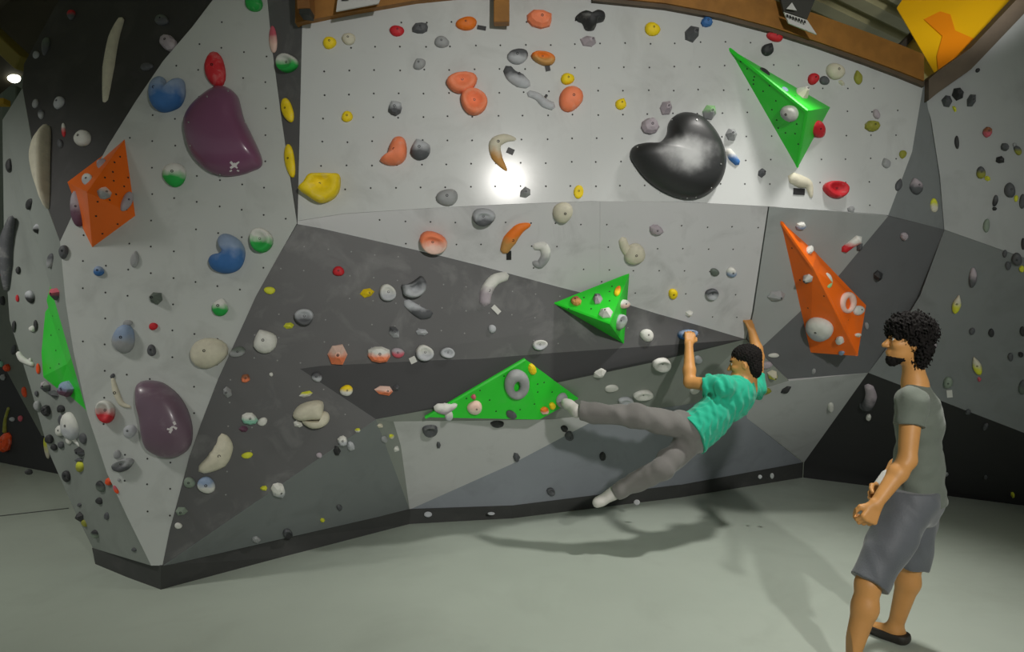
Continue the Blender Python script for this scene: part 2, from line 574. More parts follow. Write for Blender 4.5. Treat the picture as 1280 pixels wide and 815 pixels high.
def dome(name, out, c, apex, h, prof, m, rng, jit=0.0):
    ss, zz, smooth = PROF[prof]
    n = len(out)
    vs, fs = [], []
    last = len(ss) - 1
    for k, (s, z) in enumerate(zip(ss, zz)):
        f = 1 - s
        cx, cy = c[0] + (apex[0] - c[0]) * f, c[1] + (apex[1] - c[1]) * f
        if k == last:
            vs.append((apex[0], apex[1], z * h))
            break
        for (ox, oy) in out:
            a = 1 + (rng.uniform(-jit, jit) if 0 < k else 0)
            vs.append((cx + (ox - c[0]) * s * a, cy + (oy - c[1]) * s * a, z * h * (1 + rng.uniform(-jit, jit))))
    for k in range(last - 1):
        for i in range(n):
            fs.append([k * n + i, k * n + (i + 1) % n, (k + 1) * n + (i + 1) % n, (k + 1) * n + i])
    for i in range(n):
        fs.append([(last - 1) * n + i, (last - 1) * n + (i + 1) % n, last * n])
    fs.append(list(range(n))[::-1])
    me = mesh(name, vs, fs)
    # all outlines run clockwise or not: make the faces look outwards
    bm = bmesh.new()
    bm.from_mesh(me)
    bmesh.ops.recalc_face_normals(bm, faces=bm.faces[:])
    bm.to_mesh(me)
    bm.free()
    return link(name, me, m, None, smooth)


def hold_e(x, y, w_, h_, rot, colr, prof, label, height=None, bolt=True, seed=None):
    """hold from a bounding ellipse in picture units"""
    rng = random.Random(seed if seed is not None else int(x * 7919 + y * 104729))
    loc, R, l2 = seat(x, y)
    n = {'r': 9, 'w': 6}.get(prof, 20)
    ph = rng.uniform(0, 6.28)
    ph2 = rng.uniform(0, 6.28)
    a = math.radians(rot)
    out = []
    for i in range(n):
        t = 2 * math.pi * i / n
        r = 1.0
        if prof == 'r':
            r = rng.uniform(0.86, 1.1)
        elif prof == 'w':
            r = rng.uniform(0.85, 1.15)
        elif prof == 't':
            r = 1 - 0.22 * math.cos(t + math.pi / 2) * 0 - 0.25 * max(0, math.sin(-t)) ** 2 * abs(math.cos(t))
        elif prof in ('d', 'j', 'c'):
            r = 1 + 0.06 * math.sin(2 * t + ph) + 0.04 * math.sin(3 * t + ph2)
        ex, ey = w_ / 2 * r * math.cos(t), h_ / 2 * r * math.sin(t)
        if prof == 't':
            ex *= 1 - 0.32 * max(0, -math.sin(t))      # narrower towards the top
        if prof == 'j':
            ey = ey * (0.82 if ey < 0 else 1.05)       # flatter along the grip
        out.append(l2(x + ex * math.cos(a) - ey * math.sin(a), y + ex * math.sin(a) + ey * math.cos(a)))
    mw = min(w_, h_) * loc.y / FPX
    hh = height if height is not None else {'d': .42, 'r': .5, 'w': .62, 'c': .45, 'j': .55, 'f': .22, 't': .42}[prof] * mw
    c = (0.0, 0.0)
    ap = l2(x + rng.uniform(-.06, .06) * w_, y - 0.06 * h_) if prof != 'w' else l2(x + rng.uniform(-.15, .15) * w_, y - 0.02 * h_)
    o = dome(KIND.get(prof, 'climbing_hold'), out, c, ap, hh, prof, holdmat(colr), rng, {'r': .06, 'w': .05}.get(prof, 0.012))
    finish(o, loc, R, label)
    if bolt and min(w_, h_) >= 11:
        z = PROF[prof][1][-1] * hh
        add_bolt(o, ap[0], ap[1], z, 0.8 if min(w_, h_) < 18 else 1.1)
    return o


def smooth_closed(pts, per=3):
    n = len(pts)
    out = []
    for i in range(n):
        p0, p1, p2, p3 = (pts[(i + k - 1) % n] for k in range(4))
        for s in range(per):
            t = s / per
            out.append(tuple(0.5 * (2 * p1[k] + (p2[k] - p0[k]) * t + (2 * p0[k] - 5 * p1[k] + 4 * p2[k] - p3[k]) * t * t + (3 * p1[k] - p0[k] - 3 * p2[k] + p3[k]) * t ** 3) for k in (0, 1)))
    return out


def hold_o(pts, c, apex, height, colr, prof, label, bolt=None, smooth=True, m=None, cat='climbing hold'):
    """hold from a drawn outline (star-shaped about C)"""
    rng = random.Random(int(c[0] * 31 + c[1]))
    loc, R, l2 = seat(*c)
    if smooth:
        pts = smooth_closed(pts)
    out = [l2(*p) for p in pts]
    o = dome('climbing_hold', out, (0, 0), l2(*apex), height, prof, m or holdmat(colr), rng, 0.0)
    finish(o, loc, R, label, cat)
    if bolt:
        dx, dy = l2(*bolt[:2])
        add_bolt(o, dx, dy, height * (bolt[2] if len(bolt) > 2 else 0.95), 1.2)
    return o


def hold_s(pts, hw, colr, label, lift=0.85, bolt=None, per=5):
    """crescent or horn: a bent half-round bar along PTS with half widths HW"""
    mid = len(pts) // 2
    loc, R, l2 = seat(*pts[mid])
    P, Wd = [], []
    n = len(pts)
    for i in range(n - 1):
        p0, p1, p2, p3 = pts[max(i - 1, 0)], pts[i], pts[i + 1], pts[min(i + 2, n - 1)]
        for s in range(per + (1 if i == n - 2 else 0)):
            t = s / per
            P.append(tuple(0.5 * (2 * p1[k] + (p2[k] - p0[k]) * t + (2 * p0[k] - 5 * p1[k] + 4 * p2[k] - p3[k]) * t * t + (3 * p1[k] - p0[k] - 3 * p2[k] + p3[k]) * t ** 3) for k in (0, 1)))
            Wd.append(hw[i] + (hw[i + 1] - hw[i]) * t)
    sc = loc.y / FPX
    L2 = [Vector(l2(*p)) for p in P]
    vs, fs = [], []
    K = 9
    for i, (p, wd) in enumerate(zip(L2, Wd)):
        tan = (L2[min(i + 1, len(L2) - 1)] - L2[max(i - 1, 0)]).normalized()
        nr = Vector((-tan.y, tan.x))
        for k in range(K):
            a = math.pi * (k / (K - 1) * 1.16 - 0.08)
            vs.append((p.x + nr.x * wd * sc * math.cos(a), p.y + nr.y * wd * sc * math.cos(a), wd * sc * lift * math.sin(a)))
    m = len(L2)
    for i in range(m - 1):
        for k in range(K - 1):
            fs.append([i * K + k, i * K + k + 1, (i + 1) * K + k + 1, (i + 1) * K + k])
    for i in (0, m - 1):
        tan = (L2[0] - L2[1]).normalized() if i == 0 else (L2[-1] - L2[-2]).normalized()
        tipi = len(vs)
        vs.append((L2[i].x + tan.x * Wd[i] * sc * .7, L2[i].y + tan.y * Wd[i] * sc * .7, 0.0))
        for k in range(K - 1):
            fs.append([i * K + k, i * K + k + 1, tipi])
    me = mesh('crescent_hold', vs, fs)
    bm = bmesh.new()
    bm.from_mesh(me)
    bmesh.ops.recalc_face_normals(bm, faces=bm.faces[:])
    # an open back: flip if the top looks into the wall
    s = sum(f.normal.z * f.calc_area() for f in bm.faces)
    if s < 0:
        bmesh.ops.reverse_faces(bm, faces=bm.faces[:])
    bm.to_mesh(me)
    bm.free()
    o = link('crescent_hold', me, holdmat(colr), None, True)
    finish(o, loc, R, label)
    if bolt:
        bx, by = l2(bolt[0], bolt[1])
        add_bolt(o, bx, by, max(hw) * sc * lift * 0.9, 1.2)
    return o


def hold_ring(x, y, w_, h_, tube, colr, label):
    loc, R, l2 = seat(x, y)
    sc = loc.y / FPX
    vs, fs = [], []
    A, B = 28, 10
    for i in range(A):
        t = 2 * math.pi * i / A
        tw = tube * (1 - 0.2 * math.sin(t))
        for k in range(B):
            u = 2 * math.pi * k / B
            rx, ry = w_ / 2 - tube + tw * math.cos(u), h_ / 2 - tube + tw * math.cos(u)
            q = l2(x + rx * math.cos(t), y + ry * math.sin(t))
            vs.append((q[0], q[1], tw * sc * (0.6 + math.sin(u))))
    for i in range(A):
        for k in range(B):
            fs.append([i * B + k, ((i + 1) % A) * B + k, ((i + 1) % A) * B + (k + 1) % B, i * B + (k + 1) % B])
    me = mesh('climbing_hold', vs, fs)
    bm = bmesh.new()
    bm.from_mesh(me)
    bmesh.ops.recalc_face_normals(bm, faces=bm.faces[:])
    bm.to_mesh(me)
    bm.free()
    return finish(link('ring_hold', me, holdmat(colr), None, True), loc, R, label)


def tape(x, y, w_, h_, rot, m, label):
    loc, R, l2 = seat(x, y)
    a = math.radians(rot)
    q = []
    for sx, sy in ((-1, -1), (1, -1), (1, 1), (-1, 1)):
        ex, ey = sx * w_ / 2, sy * h_ / 2
        q.append(l2(x + ex * math.cos(a) - ey * math.sin(a), y + ex * math.sin(a) + ey * math.cos(a)))
    vs = [(p[0], p[1], -0.002) for p in q] + [(p[0], p[1], 0.006) for p in q]
    fs = [[4, 5, 6, 7], [3, 2, 1, 0]] + [[i, (i + 1) % 4, 4 + (i + 1) % 4, 4 + i] for i in range(4)]
    me = mesh('tape_strip', vs, fs)
    bm = bmesh.new()
    bm.from_mesh(me)
    bmesh.ops.recalc_face_normals(bm, faces=bm.faces[:])
    bm.to_mesh(me)
    bm.free()
    return finish(link('tape_strip', me, m, None), loc, R, label, 'tape')


# ---------------------------------------------------------------- volumes: plywood pyramids
def volume(label, base, raised, facets, m, holes=()):
    """BASE {key: pixel} lies on the wall, RAISED {key: (x, y, metres towards the camera)} stands out from it"""
    P = {}
    for k, (x, y) in base.items():
        loc, n, _ = hit(x, y)
        P[k] = loc - n * 0.004
    for k, (x, y, out) in raised.items():
        loc, n, _ = hit(x, y)
        P[k] = pt(x, y, loc.y - out)
    cen = sum(P.values(), Vector()) / len(P)
    root = empty('climbing_volume', cen)
    tag(root, label, 'climbing volume', 'triangular plywood volumes')
    inner = sum((P[k] for k in base), Vector()) / len(base) + Vector((0, 0.05, 0))
    parts = []
    for f in facets:
        pts = [P[k] - cen for k in f]
        bm = bmesh.new()
        vs = [bm.verts.new(p) for p in pts]
        fc = bm.faces.new(vs)
        fc.normal_update()
        if fc.normal.dot((sum(pts, Vector()) / len(pts)) - (inner - cen)) < 0:
            fc.normal_flip()
        n = fc.normal.copy()
        o0 = len(BV_V)
        for p in pts:
            BV_V.append(p + cen)
        if len(pts) == 3:
            BV_F.append([o0, o0 + 1, o0 + 2])
        else:
            BV_F.append([o0, o0 + 1, o0 + 2])
            BV_F.append([o0, o0 + 2, o0 + 3])
        bk = [bm.verts.new(v.co - n * 0.015) for v in vs]
        bm.faces.new(bk[::-1])
        for i in range(len(vs)):
            bm.faces.new([vs[i], bk[i], bk[(i + 1) % len(vs)], vs[(i + 1) % len(vs)]])
        parts.append(bm_to('side_panel', bm, m, root))
    _bv[0] = None
    if holes:
        hv, hf = [], []
        for x, y in holes:
            loc, n, _ = hit(x, y)
            a = n.orthogonal().normalized()
            b = n.cross(a)
            o0 = len(hv)
            for i in range(7):
                t = 2 * math.pi * i / 7
                hv.append(loc - cen + n * 0.0015 + (a * math.cos(t) + b * math.sin(t)) * 0.0065)
            hf.append([o0 + i for i in range(7)])
        ho = link('bolt_holes', mesh('bolt_holes', hv, hf), HOLE, root)
        ho['kind'] = 'stuff'
    return root


VG = mat('volume_green', (40, 212, 46), rough=0.42, var=0.06, vscale=4, smudge=(120, 190, 120), smudge_amt=0.3, smudge_scale=5)
VO = mat('volume_orange', (250, 112, 10), rough=0.42, var=0.06, vscale=4, smudge=(220, 130, 80), smudge_amt=0.3, smudge_scale=5)
volume('orange pyramid volume straddling the black and pale faces, under the tall white tusk', dict(A=(83, 227), B=(156, 173), C=(169.5, 270), D=(115, 310), E=(103, 286)),
       dict(P=(109, 240, .26)), ['ABP', 'BCP', 'CDP', 'DEP', 'EAP'], VO,
       [(150, 196), (143, 203), (131, 222), (142, 226), (155, 233), (160, 222), (137, 250), (145, 243), (120, 270), (147, 280), (122, 252), (104, 222), (141, 215), (158, 262), (128, 292)])
volume('narrow green volume along the grey side face of the prow', dict(A=(72, 320), B=(82, 377), C=(92, 440), D=(109, 519), E=(74, 488), F=(53, 471), G=(51, 444), H=(57, 377)),
       dict(P=(84, 455, .07)), ['ABP', 'BCP', 'CDP', 'DEP', 'EFP', 'FGP', 'GHP', 'HAP'], VG, [(66, 395), (74, 412), (64, 419), (63, 460), (74, 455), (70, 438)])
volume('green pyramid volume high on the pale wall beside the black kidney hold', dict(A=(910, 59), B=(1038.5, 134), C=(997, 211)),
       dict(P=(1009, 138.5, .34)), ['ACP', 'ABP', 'BCP'], VG,
       [(926, 77), (934, 86), (942, 100), (954, 114), (966, 103), (962, 107), (965, 137), (970, 126), (980, 110), (994, 120), (994, 167), (973, 160), (942, 105), (971, 150), (982, 166), (996, 155), (988, 152), (998, 180), (943, 96)])
volume('green pyramid volume whose tip points at the grey banana hold, mid wall', dict(A=(692, 379), B=(787, 341.5), C=(780, 430)),
       dict(P=(762, 405, .34)), ['ABP', 'BCP', 'ACP'], VG, [(765, 358), (762, 376), (739, 386), (711, 386), (752, 352), (730, 372)])
volume('broad green triangular volume low under the overhang carrying a grey ring hold', dict(D=(531, 521.5), E=(656, 448.5), F=(723, 498)),
       dict(A=(531, 521.5, .07), B=(656, 448.5, .14), C=(723, 498, .12), P=(674, 524.5, .80)), ['ABP', 'BCP', 'ACP', 'ABED', 'BCFE'], VG,
       [(600, 488), (612, 500), (630, 470), (672, 480), (668, 505), (690, 490), (620, 514), (650, 512), (583, 498), (672, 490), (700, 494), (680, 478)])
volume('long orange volume on the dark painted overhang above the standing man', dict(T=(975, 275), Q=(1021, 316), R=(1083, 381), B=(1063, 438), L=(1013, 441)),
       dict(K=(1016, 334, .2), M=(1072, 445, .36)), ['TKL', 'KML', 'TQK', 'QRMK', 'RBM', 'BLM'], VO, [(990, 310), (1000, 350), (1010, 385), (1045, 425), (1030, 370), (1060, 400)])

# ---------------------------------------------------------------- big holds
PURP = mat('fibreglass_purple', (122, 76, 106), rough=0.3, var=0.05, vscale=3, smudge=(120, 84, 108), smudge_amt=0.3, smudge_scale=4, coat=0.25)
PURP2 = mat('fibreglass_dusty_purple', (116, 94, 110), rough=0.36, var=0.08, vscale=3, smudge=(170, 160, 166), smudge_amt=0.6, smudge_scale=4, coat=0.2)
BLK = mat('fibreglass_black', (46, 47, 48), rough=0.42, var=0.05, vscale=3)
# pale soft-edged patch mixed into the middle of the black kidney hold
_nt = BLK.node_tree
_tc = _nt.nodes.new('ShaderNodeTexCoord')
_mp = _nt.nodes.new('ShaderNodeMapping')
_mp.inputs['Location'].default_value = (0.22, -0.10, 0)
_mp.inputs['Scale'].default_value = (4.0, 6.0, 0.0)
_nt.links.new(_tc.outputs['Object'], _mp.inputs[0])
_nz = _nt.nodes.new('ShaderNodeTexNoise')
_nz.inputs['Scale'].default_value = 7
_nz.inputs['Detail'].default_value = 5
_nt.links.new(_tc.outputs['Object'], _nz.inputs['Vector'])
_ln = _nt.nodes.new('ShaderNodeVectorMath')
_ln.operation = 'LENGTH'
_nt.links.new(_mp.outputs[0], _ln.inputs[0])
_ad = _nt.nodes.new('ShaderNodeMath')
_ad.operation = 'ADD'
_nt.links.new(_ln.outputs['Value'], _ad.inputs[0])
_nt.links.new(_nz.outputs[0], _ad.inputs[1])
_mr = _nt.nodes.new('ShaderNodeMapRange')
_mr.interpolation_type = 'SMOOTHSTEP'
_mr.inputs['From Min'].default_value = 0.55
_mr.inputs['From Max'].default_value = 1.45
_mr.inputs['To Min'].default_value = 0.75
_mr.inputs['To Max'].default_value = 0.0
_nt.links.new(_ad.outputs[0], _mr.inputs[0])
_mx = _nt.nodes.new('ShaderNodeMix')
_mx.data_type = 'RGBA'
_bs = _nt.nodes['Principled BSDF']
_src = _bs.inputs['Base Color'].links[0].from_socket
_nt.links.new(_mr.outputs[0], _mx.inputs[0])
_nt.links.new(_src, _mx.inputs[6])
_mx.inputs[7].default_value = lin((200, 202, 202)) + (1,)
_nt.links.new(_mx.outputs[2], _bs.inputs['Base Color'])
GROUP[0] = 'oversized fibreglass holds'
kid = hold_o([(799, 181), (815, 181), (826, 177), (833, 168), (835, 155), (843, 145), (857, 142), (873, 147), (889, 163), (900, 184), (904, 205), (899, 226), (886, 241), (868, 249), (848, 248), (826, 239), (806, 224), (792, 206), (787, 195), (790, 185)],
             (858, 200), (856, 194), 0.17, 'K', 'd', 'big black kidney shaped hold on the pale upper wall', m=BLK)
p1 = hold_o([(269, 113), (278, 110), (287, 112), (297, 120), (301, 132), (305, 148), (313, 165), (322, 184), (328, 200), (326, 209), (316, 214), (302, 219), (284, 221), (266, 217), (251, 206), (240, 190), (234, 170), (233, 152), (242, 135), (257, 121)],
            (278, 168), (284, 160), 0.15, 'P', 'd', 'big glossy purple hold high on the prow below the red egg hold', m=PURP)
p2 = hold_o([(175, 482), (182, 476), (195, 476), (207, 480), (223, 493), (235, 512), (241, 535), (239, 556), (228, 568), (212, 572), (197, 568), (187, 560), (183, 545), (180, 522), (175, 502)],
            (208, 525), (202, 515), 0.14, 'P', 'd', 'big scuffed purple hold low on the prow', m=PURP2)
for o in (kid, p1, p2):
    add_surface(o)


def decal(root, strokes, m, lift=0.003):
    """flat painted mark: each stroke is a list of pixels with a half width, laid on the surface of ROOT"""
    vs, fs = [], []
    Mi = root.matrix_basis.inverted()
    for pts, hw in strokes:
        o0 = len(vs)
        for i, (x, y) in enumerate(pts):
            a, b = pts[max(i - 1, 0)], pts[min(i + 1, len(pts) - 1)]
            dx, dy = b[0] - a[0], b[1] - a[1]
            l = math.hypot(dx, dy) or 1
            k = hw if not isinstance(hw, (list, tuple)) else hw[i]
            for s in (-1, 1):
                loc, n, _ = hit(x - dy / l * k * s, y + dx / l * k * s)
                vs.append(Mi @ (loc + n * lift))
        for i in range(len(pts) - 1):
            fs.append([o0 + 2 * i, o0 + 2 * i + 1, o0 + 2 * i + 3, o0 + 2 * i + 2])
    o = link('logo', mesh('logo', vs, fs), m, root)
    return o


LOGO = mat('logo_white', (222, 216, 218), rough=0.6)
decal(p1, [([(288, 202), (292, 206), (297, 210)], [1.5, 1.6, .8]), ([(299, 202), (294, 206), (288, 210)], [.8, 1.7, 1.5]), ([(292, 204), (295, 208)], 1.8), ([(287, 214), (290, 212.5)], 1.0), ([(296, 212.5), (299, 213.5)], 1.0)], LOGO)
decal(p2, [([(217, 527), (219, 531)], 1.7), ([(209, 536), (213, 537), (216, 533)], [1.2, 1.6, 1.2]), ([(216, 533), (221, 536)], [1.0, 1.6]), ([(212, 541), (215, 537), (213, 534)], [1.6, 1.2, 1.0])], LOGO)
DOTM = mat('screw_head', (170, 172, 170), rough=0.4, metal=0.5)


def screws(root, pts):
    Mi = root.matrix_basis.inverted()
    for x, y in pts:
        loc, n, _ = hit(x, y)
        bm = bmesh.new()
        bmesh.ops.create_cone(bm, segments=8, radius1=0.006, radius2=0.005, depth=0.006, cap_ends=True)
        q = n.to_track_quat('Z', 'Y').to_matrix().to_4x4()
        bmesh.ops.transform(bm, matrix=Mi @ Matrix.Translation(loc + n * 0.002) @ q, verts=bm.verts)
        bm_to('screw', bm, DOTM, root)


screws(kid, [(840, 150), (871, 150), (797, 184), (795, 214), (825, 241), (845.5, 247.5), (859, 247.5), (870, 246.5), (889, 235), (901, 205), (851, 248)])
screws(p1, [(236, 153), (238, 182), (306, 153), (285, 114), (259, 121), (275, 218)])
# ---------------------------------------------------------------- the holds, wall by wall
# x y width height turn colour shape | label
T_UP = """
412 54 16 16 0 Y d | small round yellow hold at the upper wall's dark corner strip
436 49 18 14 0 C d | flat beige hold beside the small yellow one under the beam
496 39 19 13 0 R d | red oval hold under the timber beam, next to a dark one
526 36 21 14 -8 D r | dark grey chip hold between red oval and orange disc holds
583 30 26 17 0 O d | flat orange disc hold with a black tape strip
552 53 19 14 0 G d | small grey hold below the orange disc hold under the beam
524 80 17 14 -30 G t | small tilted grey hold below the dark chip under the beam
577 103 40 25 -8 SA j | salmon orange jug hold resting just above a round salmon hold
592 128 34 31 20 SA c | round salmon hold with a scooped face, under the salmon jug
494 136 18 20 40 S/D r | small silver rock hold above the tall salmon hold
525 187 26 27 -20 S/D t | silver teardrop hold with dark lower edge beside the salmon hold
434 146 15 13 -10 Y d | lone small yellow hold on the pale panel, above the big yellow jug
559 247 26 22 -12 G d | smooth round grey hold sitting on the pale wall's crease
674 25 36 23 6 SA r | salmon rock hold high up next to the hanging post
736 52 22 15 14 L w | lilac wedge hold under the three-lobed black hold
647 71 25 20 -18 D/S d | dark rounded hold topping the curled grey hold
679 73 29 17 12 O/T j | tan and orange hold with black tape below it
709 99 16 15 0 Y d | small yellow hold just above the pear shaped orange hold
713 124 29 32 10 SA d | pear shaped salmon hold beside the thin grey wavy hold
776 130 14 15 25 Y t | lone small yellow teardrop hold above the lilac rock
815 37 20 16 8 Y d | yellow oval hold near the beam, beside the dark shield hold
832 135 17 18 0 L w | small faceted lilac wedge touching the black kidney's upper lobe
812 158 22 20 10 L r | lilac rock hold in the notch of the black kidney
864 43 20 21 20 D w | dark shield shaped hold under the curved beam
883 28 15 13 10 B r | small blue rock hold just under the curved beam
968 46 20 13 22 R d | red oval hold under the beam above the green pyramid
959 62 15 17 30 K t | black teardrop hold beneath the red oval, above green pyramid
1016 99 14 14 10 R d | small red hold beside the grey oval, above green pyramid
1030 101 13 10 20 D d | small dark oval hold beside the small red one
1043 90 22 20 20 C d | cream dome hold under the beam's far end
1052 104 10 6 35 C w | thin cream chip just below the cream dome hold
1072 97 10 18 -10 OL t | narrow olive hold at the end of the curved beam
886 141 19 20 10 LG/G w | pale green wedge hold above the black kidney's shoulder
914 168 15 17 0 G w | grey triangular hold beside the black kidney's edge
952 216 11 12 30 D w | thin dark chip between black kidney and green pyramid
1043 237 28 22 6 R c | round red cup hold below the green pyramid
1063 262 8 9 0 G r | tiny grey hold beneath the round red cup hold
1089 158 17 15 0 OL r | olive rock hold alone on the pale wall's far side
1095 143 8 12 -20 L d | small lilac hold directly above the olive rock
1107 204 10 13 -20 G t | small grey hold halfway down near the slate strip
1128 193 8 11 10 OL d | small olive hold on the slate strip's edge
1123 231 8 16 15 D t | slim dark hold on the slate strip's lower edge
1144 233 15 21 -14 L/D t | lilac hold in the middle of the slate strip
1167 257 8 19 -5 YG/C d | slim yellow and cream hold at the inside corner
723 240 12 17 4 Y f | yellow tab hold just above the crease in the pale wall
657 241 16 15 -35 G w | grey wedge on the crease below the bright reflection
1005 118 4 4 0 R d | tiny red speck hold on the green pyramid's upper edge
"""
T_MID = """
604 269 29 21 4 S/D j | grey two-tone jug just under the crease, above pink hold
541 302 33 27 14 SA/PA c | salmon and pink cup hold on the diagonal paint line
703 265 25 25 0 C d | cream disc hold just under the crease below yellow tab
820 287 18 13 12 L r | lilac rock hold below the black kidney, mid panel
841 367 12 12 0 Y d | small yellow hold above the climber's raised hand
889 367 16 13 0 D/S c | square dark rimmed hold on the pale belt above climber
893 340 12 9 10 DG d | small dull green hold above the square rimmed one
914 340 13 12 -10 W/LB d | small white and blue hold on the belt above climber
861 392 11 8 -25 W w | white chip just above the climber's bent hand
970 369 26 13 -8 G w | wide grey wedge with shadow beside the orange volume
1001 282 13 10 -20 W/LB r | white and blue rock beside the orange volume's tip
1130 295 9 11 10 L r | tiny lilac hold on dark paint below slate strip
1097 345 13 14 -30 K w | black wedge on dark paint behind the orange volume
"""
T_FACE = """
423 339 14 13 0 R d | lone red ball hold on the charcoal face
459 366 18 13 -10 Y w | yellow chip hold beside the white ball, charcoal face
484 366 20 22 0 W/S c | white ball hold with bolt beside the yellow chip
337 363 15 9 10 YG d | yellow green hold near the prow's edge, topmost on charcoal
331 426 31 31 -25 W t | large white teardrop hold near the prow's edge
297 440 20 13 -14 DG/G d | dull green grey hold against the prow's edge
380 396 23 22 -20 S/D c | silver and dark cup hold above the white teardrop
361 407 14 9 -8 YG w | yellow chip tucked under the silver cup hold
307 473 11 12 20 BR/SA r | small orange brown rock below the dull green hold
284 490 12 15 -30 G w | grey chip hugging the prow's edge on charcoal
421 443 26 27 0 PA/SA w | pink topped salmon block, first of the row on the fold
396 471 13 13 10 D/S d | dark grey ball hold below and beside salmon block
383 493 18 8 -12 YG/W w | yellow and white sliver above the large white pair
433 488 16 14 8 Y/W d | yellow and white hold below the fold on charcoal
473 443 29 23 8 W/SA r | white topped salmon rock, second of the row
497 441 17 12 4 L/PK d | greyish pink hold squeezed beside the white topped rock
530 441 21 21 -30 W/S c | white cup hold with white tape beside it
559 441 17 14 6 S c | small grey cup ending the row on the fold
493 415 14 17 -15 D/S w | dark ridged hold above the salmon row
527 415 17 9 8 S w | thin silver sliver above the white cup hold
480 488 27 14 6 PA/SA w | pink salmon wedge hold below the fold with grey tail
495 485 10 9 -20 D w | grey tail chip touching the pink salmon wedge
615 411 10 10 0 S d | little grey ball under the curved grey banana hold
674 431 18 13 -4 W/S c | grey white cup hold under the middle green pyramid
808 419 16 16 -30 W d | white pebble hold beside the middle green pyramid
312 523 22 15 10 W/TL r | white and teal hold low on the charcoal face
328 527 13 10 -15 W d | small white hold touching the teal one
305 536 12 9 0 P w | small purple chip under the white and teal hold
309 569 14 8 -5 YG d | yellow hold near the white moon hold
330 610 10 7 0 YG w | small yellow chip on the slate boundary
348 612 17 16 -15 W/S r | white rock hold on the slate boundary
237 603 14 14 0 GG d | pale green grey hold beside the prow's edge, low
258 606 22 21 0 LB/W d | pale bluish white ball low beside the prow's edge
227 639 15 11 180 GG w | dull green triangle hold near the foot of the prow
223 657 9 8 0 W d | tiny white hold at the foot of the prow
428 551 13 14 0 W/S r | white rock hold at the slate facet's top edge
421 563 9 13 0 K w | black chip under the white rock on slate edge
438 557 9 11 -10 S r | small silver rock beside the white rock, slate edge
399 569 7 7 0 L d | tiny lilac hold on the slate paint boundary
373 530 13 9 20 W w | small white wedge under the large white pair
339 468 5 5 0 W d | tiny chalky speck hold on the open charcoal face
"""
T_LOW = """
359 666 12 10 -5 D/K c | dark cup hold on the slate facet above the kick board
320 674 10 7 0 G r | pale grey chip on slate above the kick board
403 650 7 5 0 YG w | tiny yellow chip on the slate facet
424 634 7 7 -20 D d | tiny dark hold on the slate facet
447 538 8 6 0 YG/W w | small cream chip at the slate facet's peak
475 532 7 6 0 C w | cream chip at the top of the narrow corner strip
480 549 7 9 0 G d | grey hold halfway down the narrow corner strip
489 545 6 7 0 YG/C d | yellowish chip beside the grey one on corner strip
495 561 7 8 0 W w | white chip at the bottom of the narrow corner strip
537 536 18 14 0 D c | dark cup hold below the green volume's long point
621 529 17 9 0 K d | black half round hold under the green volume's edge
548 556 6 9 0 D w | small dark hold on the pale foot wall's upper edge
645 571 9 12 0 D w | dark pointed hold on the foot wall below green volume
688 614 10 9 10 D c | small dark ring shaped hold on the blue grey panel
753 570 8 10 0 K r | black knob on the blue grey panel under climber's leg
705 535 9 8 0 K r | black knob under the climber's outstretched foot
711 544 11 11 20 D r | dark rock just below the black knob under the foot
535 643 10 7 0 S f | pale bolt plate on the kick board near the corner
614 642 9 4 0 S f | flat pale bolt plate midway along the kick board
796 628 8 7 0 G f | grey plate on the kick board below the climber's shoe
950 596 5 5 0 S f | small pale plate on kick board behind the climber
965 595 5 7 0 G f | small grey plate at the kick board's far end
204 716 6 6 0 PA w | pinkish chip on the kick board at the prow's foot
147 699 5 8 0 PK w | pink chip on the kick board's short side
749 467 18 9 -25 W w | white sliver hold below the charcoal band, tilted
764 485 18 8 -5 W d | flat white hold above the climber's thigh, smallest of three
803 492 26 11 -6 W j | long white jug directly above the climber's thigh
782 500 20 10 10 S j | grey white jug touching the climber's thigh
826 454 21 16 0 W c | white cup hold beside the climber's forearm
872 449 11 9 10 S d | small white hold just behind the climber's forearm
868 487 12 9 -20 W d | white hold under the climber's elbow
967 444 14 5 -4 W d | thin white hold beside the climber's hair
958 456 16 8 -10 L r | lilac rock hold behind the climber's head
966 468 14 14 20 C/YG w | cream and yellow wedge behind the climber's neck
957 488 13 8 0 OL r | olive rock hold behind the climber's shoulder
982 487 14 7 -30 K w | black wedge on the grey belly behind climber
1038 508 8 13 0 W d | white oval hold on the pale panel behind climber
1017 464 5 8 20 G w | small grey chip below the orange volume
"""
